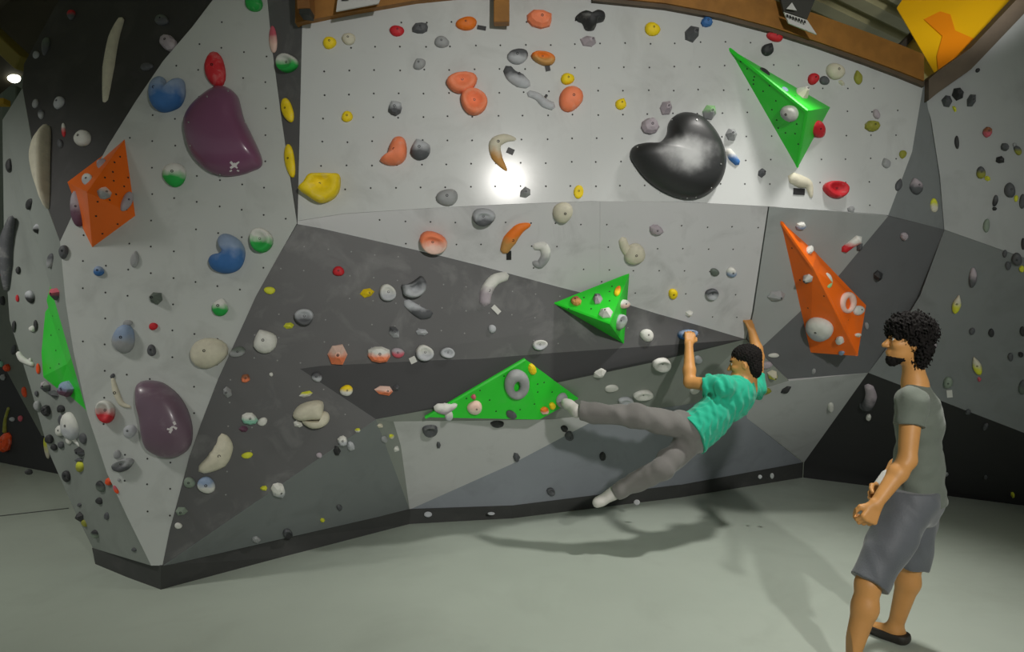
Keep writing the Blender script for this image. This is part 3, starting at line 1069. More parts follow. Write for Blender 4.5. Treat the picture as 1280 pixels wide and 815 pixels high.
T_VOL = """
110 225 13 15 10 W/S f | flat white chip on the orange volume by its ridge
129 242 18 15 40 PA/G r | pinkish chipped hold at the orange volume's peak
158 252 13 24 22 L d | lilac oval hold on the orange volume's outer facet
98 262 17 47 -4 L/P d | long lilac purple hold hanging on the orange volume's side
127 205 9 16 40 L w | lilac sliver on the orange volume's top facet
71 367 15 18 -20 PK/D w | dark pink wedge near the tip of the narrow green volume
86 485 19 19 0 LB/P r | bluish square hold low on the narrow green volume
720 377 14 11 0 BR/T r | brown rock hold near the tip of the middle green pyramid
747 374 12 14 0 D/L w | dark wedge in the centre of the middle green pyramid
772 364 7 14 22 O/Y d | yellow strip hold on the middle green pyramid's ridge
757 392 20 13 -10 W w | white wedge at the middle green pyramid's peak
779 380 13 12 0 W/PA d | cream hold on the shaded side of middle green pyramid
774 402 12 20 15 S/GG c | silver hold on the shaded side of middle green pyramid
956 90 15 6 38 K f | black slot plate on the high green pyramid's upper facet
981 112 9 5 30 LB f | tiny blue plate on the high green pyramid
1002 118 19 17 40 W/C w | white triangular hold on high green pyramid's upper facet
988 141 19 22 -40 W/G d | grey hold in the middle of the high green pyramid
1021 161 16 24 -10 R d | red hold on the shaded side of the high green pyramid
665 461 10 14 -12 Y r | yellow rock at the top of the broad green volume
593 509 18 17 0 PA/C d | cream ball hold on the broad green volume
592 496 7 8 0 PK w | little pink chip above the cream ball on green
639 518 15 9 25 D d | dark hold on the broad green volume's bottom edge
690 507 8 10 0 Y r | yellow rock by the climber's foot on green volume
680 513 10 10 0 O/PA r | orange and pink rock beside the yellow one on green
702 500 13 20 15 G/L d | grey hold under the climber's toes on green volume
1010 348 13 12 -20 W/D w | white topped wedge on the orange volume's shaded side
1011 313 9 12 0 W r | white rock high on the orange volume's ridge
1033 351 12 20 -12 W/LG f | white and pale green plate on the orange volume
1025 410 34 27 12 W/S d | large white dome hold on the orange volume
1050 425 11 10 -15 W r | small white rock below the large white dome on orange
1072 388 13 12 15 W d | white stub hold beside the red rimmed cup on orange
1072 419 7 6 0 W/C r | tiny white rock near the orange volume's lower corner
1052 441 8 5 0 LB d | tiny bluish hold on the orange volume's bottom edge
1083 407 5 9 0 G d | small grey hold on orange volume's far edge
"""
T_LEFT = """
270 88 26 42 -4 R d | red egg shaped hold with chalky middle above big purple hold
318 4 22 22 0 GN d | green hold at the very top of the prow's pale face
342 50 9 33 -4 PK/PA d | slim dusty pink hold on the dark corner strip
361 80 25 21 -14 W/GN c | green and white hold on the dark corner strip
360 138 13 31 -12 Y d | upper long yellow hold on the dark corner strip
363 201 12 40 -8 Y d | lower long yellow hold at the dark strip's tip
219 219 27 31 25 W/GN d | green and white hold beneath the big high purple hold
328 301 28 29 15 W/GN c | round green and white hold beside the blue comma hold
276 384 20 23 15 W/GN t | small green and white hold below the blue comma hold
124 339 12 13 0 LB/B d | small blue ball hold below the orange volume
169 324 10 21 8 G t | grey teardrop hold between orange volume and blue comma
195 373 18 18 15 DG w | dull green faceted hold on the prow's pale face
156 424 28 34 10 LB/G d | big blue grey egg hold on the prow's pale face
160 404 12 8 0 G d | small grey cap just over the blue grey egg
192 408 11 9 0 R d | tiny red hold beside the blue grey egg
190 438 11 14 -5 D d | small dark oval below the tiny red hold
262 441 44 39 -12 C d | large pale flat round hold near the prow's edge
134 514 22 27 -10 W/R c | white and red hold beside the low purple hold
163 539 15 17 10 S d | small grey swirl hold next to the low purple hold
141 470 5 7 30 D d | tiny dark chip above the thin white crescent
155 580 26 16 -16 G/D j | grey jug low on the prow beneath the purple hold
147 568 9 11 0 G d | small grey cap above the low grey jug
137 602 8 10 -10 OR r | bright orange chip on the prow's lower edge
145 612 5 11 -28 PK/OR d | thin pink sliver below the bright orange chip
149 600 4 4 0 G d | tiny grey speck hold near the bright orange chip
105 174 18 20 25 W d | white oval hold on the black face above orange volume
75 129 11 16 25 S d | small pale hold on the black face by white tusks
45 130 7 11 15 G d | little grey hold near the black face's outer edge
52 143 7 12 0 D/G d | dim grey hold under the little grey one
80 163 5 17 -4 W/R d | thin white and red hold on the black face
203 26 17 12 -10 DG/D d | faint grey hold high on the black face
213 56 19 20 -25 L r | pinkish rock hold on the black face's pale edge
90 19 9 13 20 R/D d | dim red hold near the top of the black face
58 58 9 22 10 DG/D d | dim long hold near the black face's outer edge
46 69 7 10 25 G d | dim grey pebble by the black face's outer edge
76 180 7 11 0 D d | dim dark hold below the thin white and red one
184 84 16 9 -10 D d | dim slate hold beside the tall white tusk
"""
T_SIDE = """
12 207 8 17 8 K d | uppermost dark oval on the prow's grey side
38 255 8 15 15 K d | dark hold halfway up the grey side, above a paler one
47 286 8 14 10 S/K w | dark hold with white edge on the grey side
64 326 8 19 8 D/G d | grey dark oval just beside the green volume's tip
80 315 11 18 0 D d | dark green grey oval where orange and green volumes meet
23 338 6 9 0 K d | little black hold on the grey side, facing long bulge
38 371 10 17 -15 S/K d | pale hold with dark cap on the grey side
22 373 4 9 0 R d | tiny red hold on the grey side
4 376 7 11 0 K d | black hold on the grey side's outer edge
3 342 4 11 0 R d | red sliver on the grey side's outer edge
41 411 8 8 0 W d | small white hold above the white crescent, grey side
45 407 5 14 0 K d | black sliver beside the small white hold, grey side
18 408 5 14 0 K d | black sliver near the grey side's outer edge
18 437 6 13 10 D d | dark hold beside the white crescent, grey side
17 438 4 6 0 W d | tiny white knob by the white crescent
48 461 5 13 0 OR d | orange sliver touching the narrow green volume
46 492 5 7 0 D d | dark speck hold below the orange sliver
57 483 12 15 -20 L/D w | lilac grey hold under the narrow green volume
69 492 14 10 25 D w | dark wedge tucked under the narrow green volume
58 513 12 15 -10 K r | black rock hold below the lilac grey one
78 511 10 10 0 K r | black rock hold under the narrow green volume's end
78 525 8 14 0 D d | dark oval below the black rock, grey side
47 507 9 12 0 G d | pale grey hold at the grey side's outer edge
90 533 21 34 -14 W/S d | large pale hold low on the grey side
77 538 12 13 0 W d | white ball hold beside the large pale one
87 550 7 11 0 W d | small white hold beneath the white ball
105 548 9 14 -20 D d | grey shadowy hold by the large pale one
62 549 10 12 20 K d | black oval low on the grey side, upper of cluster
68 559 8 8 0 K d | black pebble low on the grey side, middle of cluster
77 556 8 9 0 D d | dark pebble low on the grey side, end of cluster
101 565 17 11 25 K/D w | dark wedge below the large pale hold
101 583 9 15 0 YG/OL d | olive yellow hold on the grey side
100 575 13 6 0 D w | dark cap over the olive yellow hold
84 595 11 14 -20 K d | black oval below the dark cluster, grey side
127 608 10 15 -20 K/DG d | dark green oval near the prow's lower edge
125 626 9 8 20 K d | small black hold under the dark green oval
100 631 5 5 0 D d | tiny dark hold low on the grey side
101 646 10 13 -30 K w | black wedge on the grey side's lower outer edge
106 654 6 9 -30 OL d | tiny olive hold under the black wedge
134 645 6 9 0 D d | small dark hold low on the grey side
120 667 9 11 -15 K/GG d | black hold just above the kick board's corner
168 687 6 5 0 D d | small dark hold right above the kick board
38 450 4 5 0 W d | tiny white bead by the white crescent, lower end
59 560 6 26 -8 YG/C d | yellow and white upright hold on grey side's outer edge
"""
T_FAR = """
10 460 8 10 0 OR r | orange rock hold on the far wall, upper one
31 490 6 13 -8 OR d | orange sliver hold on the far wall below the rock
4 472 6 9 0 S w | pale chip on the far wall's edge
2 455 5 8 0 TL d | bluish pale hold on the far wall's edge
16 524 6 6 0 S d | grey knob on the far wall's dark part
26 523 5 8 0 PK d | pink knob on the far wall's dark part
9 552 15 28 14 OR r | large orange hold at the bottom of the far wall
36 590 11 7 0 K d | black hold at the foot of the far wall
"""
T_RIGHT = """
1184 126 13 17 8 D w | dark shield hold, first of three by the corner beam
1198 117 16 17 -14 K w | black shield hold, middle of three by the corner beam
1214 126 13 18 14 D w | dark shield hold, last of three by the corner beam
1193 136 5 9 -25 YG w | thin yellow chip under the three dark shields
1222 88 6 5 -30 K d | tiny black hold nearest the sloping fascia board
1234 165 12 15 15 BR/PK r | reddish rock hold high on the grey wall
1196 178 6 16 -3 K d | slim black hold beneath the three dark shields
1256 184 10 11 -10 D r | dark square hold in a pair below the reddish rock
1272 188 8 14 -30 D/OL d | mottled dark hold beside the dark square one
1268 181 5 5 0 G d | tiny grey speck hold by the mottled dark one
1250 200 13 10 -20 K w | black wedge below the dark square hold
1226 216 11 16 5 D/OL d | dark olive hold with a yellow tab beside it
1234 223 9 7 30 YG w | yellow tab beside the dark olive hold
1262 238 13 20 -5 D d | big dark egg hold on the pale grey wall
1270 248 5 9 0 YG d | thin yellow tab under the big dark egg
1278 252 8 19 0 D d | dark hold beside the big dark egg
1244 251 7 14 10 D/K d | slim dark hold with black foot, below dark olive hold
1243 261 7 5 0 K w | black foot chip under the slim dark hold
1233 282 8 18 8 GG d | green grey oval above the paint line
1279 305 6 14 0 K d | black oval above the paint line at the wall's far side
1256 317 6 9 0 D d | small dark hold on the paint line, upper of two
1260 332 7 11 0 D d | small dark hold on the paint line, lower of two
1271 324 13 16 0 D d | large dark round hold on the paint line
1277 336 7 8 0 YG d | yellow chip under the large dark round hold
1216 347 10 25 8 L/D d | lilac grey oval on the slate part of the wall
1196 380 11 24 14 C/YG t | yellow hold with cream top, upper of two on slate
1221 457 11 24 -20 C/YG t | yellow hold with cream top, lower of two on slate
1224 474 5 7 -10 PK w | pink chip under the lower yellow hold
1215 414 7 9 0 D d | faint dark hold on slate, between the two yellow holds
1239 416 7 11 0 K d | black hold on slate beside the faint dark one
1263 446 7 10 0 D d | dark pebble on slate, lower of two together
1276 443 7 8 -20 K w | black wedge on slate beside the dark pebble
1278 414 7 12 0 K d | black oval on slate at the wall's far side
1278 484 10 18 0 D/DG d | large dark hold on slate above the black paint
1185 478 12 14 0 GG d | grey hold with white tape near standing man's back
1167 430 8 14 0 L d | lilac pebble just behind the standing man's hair
1210 515 7 6 0 D d | faint hold on the black paint near the man's back
1232 533 6 9 25 D d | faint dark hold on the black paint, farther from the man
1182 592 9 6 15 G w | grey sliver on black paint by the man's waist
1232 596 5 5 0 D d | dim dot hold on black paint by the floor
1266 618 6 10 -15 YG w | yellow chip on black paint just above the floor
1086 521 7 8 0 W r | white rock under the lilac crescent on black paint
"""
for grp, tab in (('climbing holds on the pale upper wall', T_UP), ('climbing holds on the pale belt under the crease', T_MID), ('climbing holds on the charcoal face', T_FACE),
                 ('climbing holds low under the overhang', T_LOW), ('climbing holds bolted to the volumes', T_VOL), ('climbing holds on the prow', T_LEFT),
                 ("climbing holds on the prow's grey side", T_SIDE), ('climbing holds on the far wall', T_FAR), ('climbing holds on the corner wall', T_RIGHT)):
    GROUP[0] = grp
    for ln in tab.strip().splitlines():
        a, lab = ln.split(' | ')
        a = a.split()
        hold_e(*[float(v) for v in a[:5]], a[5], a[6], lab.strip())

# shaped holds
GROUP[0] = 'climbing holds on the pale upper wall'
hold_o([(374, 237), (380, 230), (387, 220), (400, 218.5), (418, 219), (425, 220), (426, 230), (424, 240), (417, 249), (404, 254), (395, 252), (386, 246)], (402, 234), (403, 228), 0.11, 'Y', 'j', 'big yellow jug hold at the tip of the dark corner strip', bolt=(401, 232, .62))
hold_o([(493, 173), (503, 172.5), (508, 181), (508, 196), (501, 205), (488, 207), (477, 203), (476, 199), (484, 193), (487, 183)], (496, 193), (498, 188), 0.10, 'SA', 'd', 'tall salmon hold shaped like a boot beside silver teardrop', bolt=(493, 190))
hold_o([(719, 22), (727, 17), (736, 20), (745, 16), (754, 19), (754, 27), (745, 30), (742, 38), (732, 38), (728, 30), (722, 27)], (738, 26), (737, 25), 0.10, 'K', 'd', 'black three-lobed hold under the timber beam', bolt=(735, 28))
hold_s([(634, 86), (640, 95), (650, 101), (660, 106)], [6, 8, 9, 5], 'D/S', 'curled silver grey hold hanging under the dark rounded one', bolt=(648, 94))
hold_s([(661, 117), (672, 121), (681, 129), (691, 133)], [4, 5, 6, 5], 'S', 'thin wavy pale grey hold beside the pear shaped salmon hold', bolt=(682, 121))
hold_s([(644, 174), (631, 173), (619, 180), (621, 196), (633, 213)], [2, 5.5, 8, 7, 1.5], 'C/T', 'cream and brown claw shaped hold above the bright reflection', bolt=(622, 178))
hold_s([(910, 188), (915, 196), (922, 204)], [4, 5.5, 4], 'W/B', 'slim white and blue hold on the black kidney edge')
hold_s([(989, 222), (1000, 227), (1010, 231), (1014, 246)], [7, 8, 6, 2], 'C', 'cream winged hold with black tape beneath the green pyramid')
GROUP[0] = 'climbing holds on the pale belt under the crease'
hold_s([(662, 281), (649, 286), (637, 300), (630, 314)], [2.5, 7, 9, 5.5], 'O/T', 'tan orange banana hold with black tape on pale belt', bolt=(640, 298))
hold_s([(668, 308), (679, 308), (682, 319), (675, 330), (667, 328)], [4, 6, 6.5, 6, 3], 'W/G', 'pale grey crescent hold next to the tan banana')
hold_s([(778, 299), (781, 309), (788, 318)], [5, 6, 7], 'C', 'cream tail hold curling into a cream disc, mid belt')
hold_e(793, 317, 26, 25, 0, 'C', 'd', 'cream disc hold joined to the cream tail, mid belt')
hold_s([(1073, 299), (1064, 305), (1055, 312)], [7, 5.5, 5.5], 'W/R', 'white and red pinch hold beside the orange volume')
hold_e(1074, 309, 8, 12, 20, 'D', 'w', 'dark end of the white and red pinch hold')
GROUP[0] = 'climbing holds on the charcoal face'
hold_o([(502, 356), (510, 355), (520, 349), (526, 345), (531, 352), (531, 361), (525, 369), (515, 372), (505, 369), (503, 362)], (517, 362), (517, 360), 0.09, 'D/S', 'j', 'dark silver heart shaped hold on the charcoal face')
hold_s([(508, 378), (518, 386), (528, 392), (538, 392)], [5, 7, 7.5, 5], 'S/D', 'silver ridged bar hold just below the dark heart hold')
hold_s([(633, 345), (618, 350), (608, 364), (606, 379)], [5.5, 7.5, 8, 7], 'W/L', 'grey banana hold with pinkish foot and white tape', bolt=(610, 363))
hold_o([(366, 519), (372, 508), (384, 502), (397, 500), (404, 503), (404, 513), (402, 523), (388, 524), (374, 525)], (388, 514), (390, 508), 0.11, 'C', 'd', 'large cream wedge hold, upper of the big pale pair')
hold_o([(404, 514), (411, 517), (411, 526), (403, 533), (390, 535), (380, 530), (378, 525), (390, 525), (402, 523)], (396, 526), (397, 526), 0.08, 'C', 'd', 'cream rounded hold, lower of the big pale pair')
hold_s([(278, 545), (280, 558), (272, 574), (252, 587)], [5, 11, 13, 6], 'C', 'white moon shaped hold beside the prow edge', bolt=(275, 568))
GROUP[0] = 'climbing holds bolted to the volumes'
hold_ring(645, 480, 31, 38, 6, 'G', 'grey ring hold on the broad green volume')
hold_s([(545, 509), (556, 511), (570, 506)], [5, 8, 3], 'W/L', 'pale lilac winged hold at the green volume long point')
hold_e(561, 519, 10, 14, 15, 'W/S', 'd', 'white knob under the pale lilac winged hold')
hold_ring(1058, 379, 20, 27, 3.2, 'PA', 'white cup hold with red outer rim on orange volume')
GROUP[0] = 'climbing holds on the prow'
hold_o([(189, 117), (191, 106), (198, 99), (206, 98.5), (209, 105), (213, 109), (221, 107), (225, 101), (230, 101), (232, 109), (232, 120), (227, 132), (218, 138), (206, 141), (197, 138), (191, 130)], (209, 121), (209, 121), 0.10, 'LB/B', 'd', 'big blue kidney hold with a notch at the top', bolt=(201, 116))
hold_o([(275, 299), (281, 293), (292, 295), (302, 303), (307, 315), (304, 330), (296, 339), (282, 342), (269, 338), (263, 329), (266, 321), (277, 318), (280, 313), (276, 307)], (291, 324), (292, 320), 0.10, 'LB/B', 'd', 'big blue comma hold with pale upper half', bolt=(290, 326))
hold_s([(141, 473), (145, 489), (152, 504), (163, 509)], [2, 4, 3.5, 1.5], 'C', 'thin white crescent hold beside the low purple hold', bolt=(145, 491))
hold_s([(152, 24), (143, 48), (137, 85), (133, 127)], [4, 7.5, 8.5, 4.5], 'C', 'tall white tusk hold on the black face')
hold_o([(58, 162), (62.5, 160), (63, 200), (63.5, 262), (56, 245), (49, 222), (45.5, 197), (50, 175)], (57, 205), (57, 205), 0.09, 'C', 'd', 'white half moon hold on the black face beside the grey side')
GROUP[0] = "climbing holds on the prow's grey side"
hold_s([(23, 441), (28, 449), (41, 456)], [3, 4, 2.5], 'W', 'white crescent hold on the grey side near far wall')
hold_s([(84, 531), (90, 545), (104, 560)], [2, 4, 2], 'W', 'white curved bar beneath the large pale hold, grey side')
hold_s([(15, 272), (9, 300), (8, 330), (9, 362)], [4, 9, 9, 4], 'D', 'long dark grey bulge hold on the grey side')
GROUP[0] = 'climbing holds on the corner wall'
hold_s([(1086, 482), (1089, 495), (1083, 508), (1077, 506)], [5, 6.5, 7, 4], 'L/D', 'lilac crescent hold on black paint near the man')
GROUP[0] = 'climbing holds on the far wall'
hold_s([(11, 510), (7, 525), (6, 540)], [2, 2.5, 3], 'OL', 'yellowish hanging strap hold above the large orange one')

GROUP[0] = 'tape route markers'
tape(602, 35, 11, 5, 10, TAPEB, 'black tape strip beside the orange disc hold under the beam')
tape(684.5, 85.5, 6, 7, -12, TAPEB, 'black tape strip under the tan and orange hold')
tape(638, 189, 9, 7, 25, TAPEB, 'black tape strip inside the curve of the claw hold')
tape(636, 319, 6, 11, 0, TAPEB, 'black tape strip at the foot of the tan banana')
tape(998.5, 239.5, 14, 8, 3, TAPEB, 'black tape strip below the cream winged hold')
tape(620, 387, 12, 6, 45, TAPEW, 'white tape strip under the grey banana hold')
tape(516, 450, 8, 8, -25, TAPEW, 'white tape strip beside the white cup on the fold')
tape(1187, 492, 7, 9, -5, TAPEW, "white tape strip under the grey hold by the man's back")

# ---------------------------------------------------------------- rows of bolt holes
def bolt_rows(root, origin, e1, e2, n1, n2, test, m, r=0.0066, keep=1.0):
    rng = random.Random(7)
    vs, fs = [], []
    c = root.location
    for i in range(n1[0], n1[1]):
        for k in range(n2[0], n2[1]):
            if rng.random() > keep:
                continue
            x = origin[0] + e1[0] * i + e2[0] * k + rng.uniform(-.8, .8)
            y = origin[1] + e1[1] * i + e2[1] * k + rng.uniform(-.8, .8)
            if not test(x, y):
                continue
            loc, n, _ = hit(x, y)
            a = n.orthogonal().normalized()
            b = n.cross(a)
            o0 = len(vs)
            for q in range(6):
                t = math.pi * q / 3
                vs.append(loc - c + n * 0.0012 + (a * math.cos(t) + b * math.sin(t)) * r)
            fs.append([o0 + q for q in range(6)])
    o = link('bolt_holes', mesh('bolt_holes', vs, fs), m, root)
    o['kind'] = 'stuff'
    return o


def inside(poly):
    def f(x, y):
        c = False
        for (x1, y1), (x2, y2) in zip(poly, poly[1:] + poly[:1]):
            if (y1 > y) != (y2 > y) and x < (x2 - x1) * (y - y1) / (y2 - y1) + x1:
                c = not c
        return c
    return f


iU = inside([(384, 45), (520, 22), (640, 18), (830, 28), (960, 58), (1080, 100), (1135, 125), (1128, 190), (1100, 258), (960, 247), (850, 242), (640, 246), (430, 258), (380, 265)])
iKid = inside([(p[0], p[1]) for p in [(800, 178), (835, 150), (857, 139), (890, 160), (908, 205), (880, 248), (848, 252), (790, 212)]])
iGv = inside([(905, 52), (1045, 130), (1000, 218)])
bolt_rows(wb, (404, 148), (31.2, -0.4), (-1.0, 29.5), (-2, 26), (-5, 5), lambda x, y: iU(x, y) and not iKid(x, y) and not iGv(x, y), mat('hole_grey', (56, 56, 56), rough=0.9))
iM = inside([(392, 280), (540, 268), (750, 259), (952, 265), (930, 412), (800, 378), (640, 335)])
bolt_rows(wb, (443, 275), (31.5, 0.6), (1.5, 28), (-2, 18), (0, 6), iM, mat('hole_grey', (56, 56, 56), rough=0.9), keep=0.9)
iL = inside([(88, 310), (140, 192), (240, 45), (280, 8), (328, 8), (336, 60), (348, 150), (360, 270), (330, 335), (305, 385), (268, 465), (232, 560), (203, 690), (194, 690), (140, 590), (100, 440)])
iP1, iP2 = inside([(228, 150), (260, 112), (300, 115), (332, 205), (284, 225), (236, 195)]), inside([(172, 478), (215, 478), (245, 540), (215, 575), (180, 560)])
iOv = inside([(78, 227), (158, 168), (174, 272), (114, 316)])
bolt_rows(wl, (218, 248), (28, 5.0), (-0.5, 33), (-6, 6), (-9, 15), lambda x, y: iL(x, y) and not (iP1(x, y) or iP2(x, y) or iOv(x, y)), mat('hole_grey', (56, 56, 56), rough=0.9), keep=0.92)
iD = inside([(376, 292), (600, 342), (780, 388), (890, 418), (690, 434), (480, 448), (370, 455), (445, 515), (240, 650), (225, 660), (262, 530), (330, 370)])
bolt_rows(wb, (410, 312), (29, 3.0), (-1.0, 29), (-7, 17), (0, 12), iD, CHALKDOT, r=0.0055, keep=0.8)
# ---------------------------------------------------------------- figures: blended round-cone bodies
import openvdb

GROUP[0] = None


class Field:
    def __init__(self, lo, hi, h):
        self.lo, self.h = np.array(lo, float), h
        self.n = np.ceil((np.array(hi, float) - self.lo) / h).astype(int) + 1
        self.D = np.full(self.n, 0.2, np.float32)

    def window(self, lo, hi):
        a = np.maximum(np.floor((np.array(lo) - self.lo) / self.h).astype(int), 0)
        b = np.minimum(np.ceil((np.array(hi) - self.lo) / self.h).astype(int) + 1, self.n)
        ax = [self.lo[i] + self.h * np.arange(a[i], b[i]) for i in range(3)]
        P = np.stack(np.meshgrid(*ax, indexing='ij'), -1).astype(np.float32)
        return tuple(slice(a[i], b[i]) for i in range(3)), P

    def put(self, sl, d, k, mode='add'):
        A = self.D[sl]
        if mode == 'sub':
            d = -d
            h = np.clip(0.5 - 0.5 * (d - A) / k, 0, 1)
            self.D[sl] = A * (1 - h) * 1 + d * h + k * h * (1 - h) if False else np.maximum(A, d)
            return
        h = np.clip(0.5 + 0.5 * (A - d) / k, 0, 1)
        self.D[sl] = A * (1 - h) + d * h - k * h * (1 - h)

    def cone(self, a, b, ra, rb, k=0.03, clip=(), flat=None, mode='add'):
        a, b = np.array(a, float), np.array(b, float)
        m = max(ra, rb) * (flat[1] if flat else 1) + k + 0.02
        sl, P = self.window(np.minimum(a, b) - m, np.maximum(a, b) + m)
        if P.size == 0:
            return
        ab = b - a
        t = np.clip(((P - a) @ ab) / max(ab @ ab, 1e-9), 0, 1)
        Q = P - a - t[..., None] * ab
        if flat is not None:           # flat = (axis, factor): wider along axis
            ax = np.array(flat[0], float)
            ax /= np.linalg.norm(ax)
            c = Q @ ax
            Q = Q - (c * (1 - 1 / flat[1]))[..., None] * ax
        d = np.linalg.norm(Q, axis=-1) - (ra + (rb - ra) * t)
        for p, n in clip:
            d = np.maximum(d, (P - np.array(p)) @ np.array(n))
        self.put(sl, d.astype(np.float32), k, mode)

    def ell(self, c, r, R=None, k=0.03, mode='add', clip=()):
        c, r = np.array(c, float), np.array(r, float)
        m = r.max() + k + 0.02
        sl, P = self.window(c - m, c + m)
        if P.size == 0:
            return
        Q = P - c
        if R is not None:
            Q = Q @ R                  # columns of R are the ellipsoid's axes
        q = np.linalg.norm(Q / r, axis=-1)
        q2 = np.linalg.norm(Q / (r * r), axis=-1)
        d = q * (q - 1) / np.maximum(q2, 1e-6)
        for p, n in clip:
            d = np.maximum(d, (P - np.array(p)) @ np.array(n))
        self.put(sl, d.astype(np.float32), k, mode)

    def wrinkle(self, amp, freq, axis, seed=0, wob=0.5):
        sl, P = self.window(self.lo, self.lo + self.h * self.n)
        ax = np.array(axis, float)
        ax /= np.linalg.norm(ax)
        rng = np.random.default_rng(seed)
        f = np.zeros(P.shape[:3], np.float32)
        for i in range(4):
            d = ax + rng.normal(0, wob, 3)
            d /= np.linalg.norm(d)
            ph = (P @ d) * freq * rng.uniform(.6, 1.5)
            q = (P @ rng.normal(0, 1, 3)) * freq * .35
            f += np.sin(ph + 1.6 * np.sin(q) + rng.uniform(0, 6)).astype(np.float32)
        self.D = self.D + amp * f / 2

    def lumps(self, amp, freq, seed=0):
        sl, P = self.window(self.lo, self.lo + self.h * self.n)
        rng = np.random.default_rng(seed)
        f = np.zeros(P.shape[:3], np.float32)
        for i in range(3):
            ds = rng.normal(0, 1, (3, 3))
            t = np.ones(P.shape[:3], np.float32)
            for d in ds:
                d = d / np.linalg.norm(d)
                t = t * np.sin((P @ d) * freq * rng.uniform(.7, 1.3) + rng.uniform(0, 6)).astype(np.float32)
            f += t
        self.D = self.D + amp * f

    def build(self, name, m, parent, origin):
        g = openvdb.FloatGrid(background=0.2)
        g.copyFromArray(np.ascontiguousarray(self.D))
        pts, tris, quads = g.convertToPolygons(0.0, 0.0)
        pts = pts * self.h + self.lo - np.array(origin)
        me = bpy.data.meshes.new(name)
        fs = [list(map(int, q[::-1])) for q in quads] + [list(map(int, t[::-1])) for t in tris]
        me.from_pydata([tuple(map(float, p)) for p in pts], [], fs)
        me.update()
        # make sure the surface looks outwards
        vol = 0.0
        v = pts[quads[:, 0]]
        n = np.cross(pts[quads[:, 1]] - v, pts[quads[:, 2]] - v)
        vol = float((v * n).sum())
        if vol > 0:
            pass
        co = np.empty(len(me.polygons) * 3, np.float32)
        me.polygons.foreach_get('normal', co)
        ce = np.empty(len(me.polygons) * 3, np.float32)
        me.polygons.foreach_get('center', ce)
        ar = np.empty(len(me.polygons), np.float32)
        me.polygons.foreach_get('area', ar)
        if float(((co * ce).reshape(-1, 3).sum(1) * ar).sum()) < 0:
            me.flip_normals()
        return link(name, me, m, parent, True)


def V(x, y, d):
    return np.array(pt(x, y, d))


def unit(v):
    v = np.array(v, float)
    return v / np.linalg.norm(v)


def head_frame(f, u):
    f = unit(f)
    s = unit(np.cross(u, f))          # towards the person's own left
    u = unit(np.cross(f, s))
    return f, s, u


def put_head(F_, C, f, s, u, sc=1.0, jaw=1.0):
    R = np.stack([f, s, u], 1)
    p = lambda a, b, c: C + sc * (a * f + b * s + c * u)
    e = lambda c, r, k=0.02, mode='add': F_.ell(c, np.array(r) * sc, R, k, mode)
    e(p(-.012, 0, .022), (.096, .075, .098))
    e(p(.022, 0, -.035), (.068, .062, .075), .03)
    e(p(.040, 0, -.082), (.046, .047, .040), .03)
    e(p(.070, 0, -.104), (.020, .024, .018), .02)
    e(p(.066, 0, .028), (.022, .050, .012), .02)
    F_.cone(p(.084, 0, .006), p(.112, 0, -.036), .008 * sc, .012 * sc, .012)
    for sd in (-1, 1):
        e(p(.100, sd * .012, -.040), (.010, .008, .007), .008)
        e(p(.062, sd * .040, -.030), (.026, .020, .020), .02)
        e(p(-.006, sd * .073, -.022), (.017, .010, .030), .008)
        e(p(.002, sd * .082, -.022), (.008, .006, .017), .004, 'sub')
        e(p(.096, sd * .031, -.004), (.014, .017, .011), .01, 'sub')
        e(p(.074, sd * .031, -.004), (.013, .014, .013), .004)
    e(p(.089, 0, -.066), (.012, .022, .006), .008)
    e(p(.087, 0, -.078), (.012, .020, .007), .008)
    return p


def eyes(p, s, f, parent, origin, sc=1.0):
    for sd in (-1, 1):
        bm = bmesh.new()
        bmesh.ops.create_uvsphere(bm, u_segments=12, v_segments=8, radius=0.0125 * sc)
        c = p(.0765, sd * .031, -.003) - origin
        bmesh.ops.translate(bm, vec=Vector(c), verts=bm.verts)
        e = bm_to('eye', bm, mat('eye_white', (225, 220, 212), rough=0.2), parent, True)
        bm = bmesh.new()
        bmesh.ops.create_uvsphere(bm, u_segments=10, v_segments=6, radius=0.006 * sc)
        bmesh.ops.translate(bm, vec=Vector(c + f * .0085 * sc), verts=bm.verts)
        bm_to('iris', bm, mat('iris_dark', (40, 28, 20), rough=0.15), e, True)


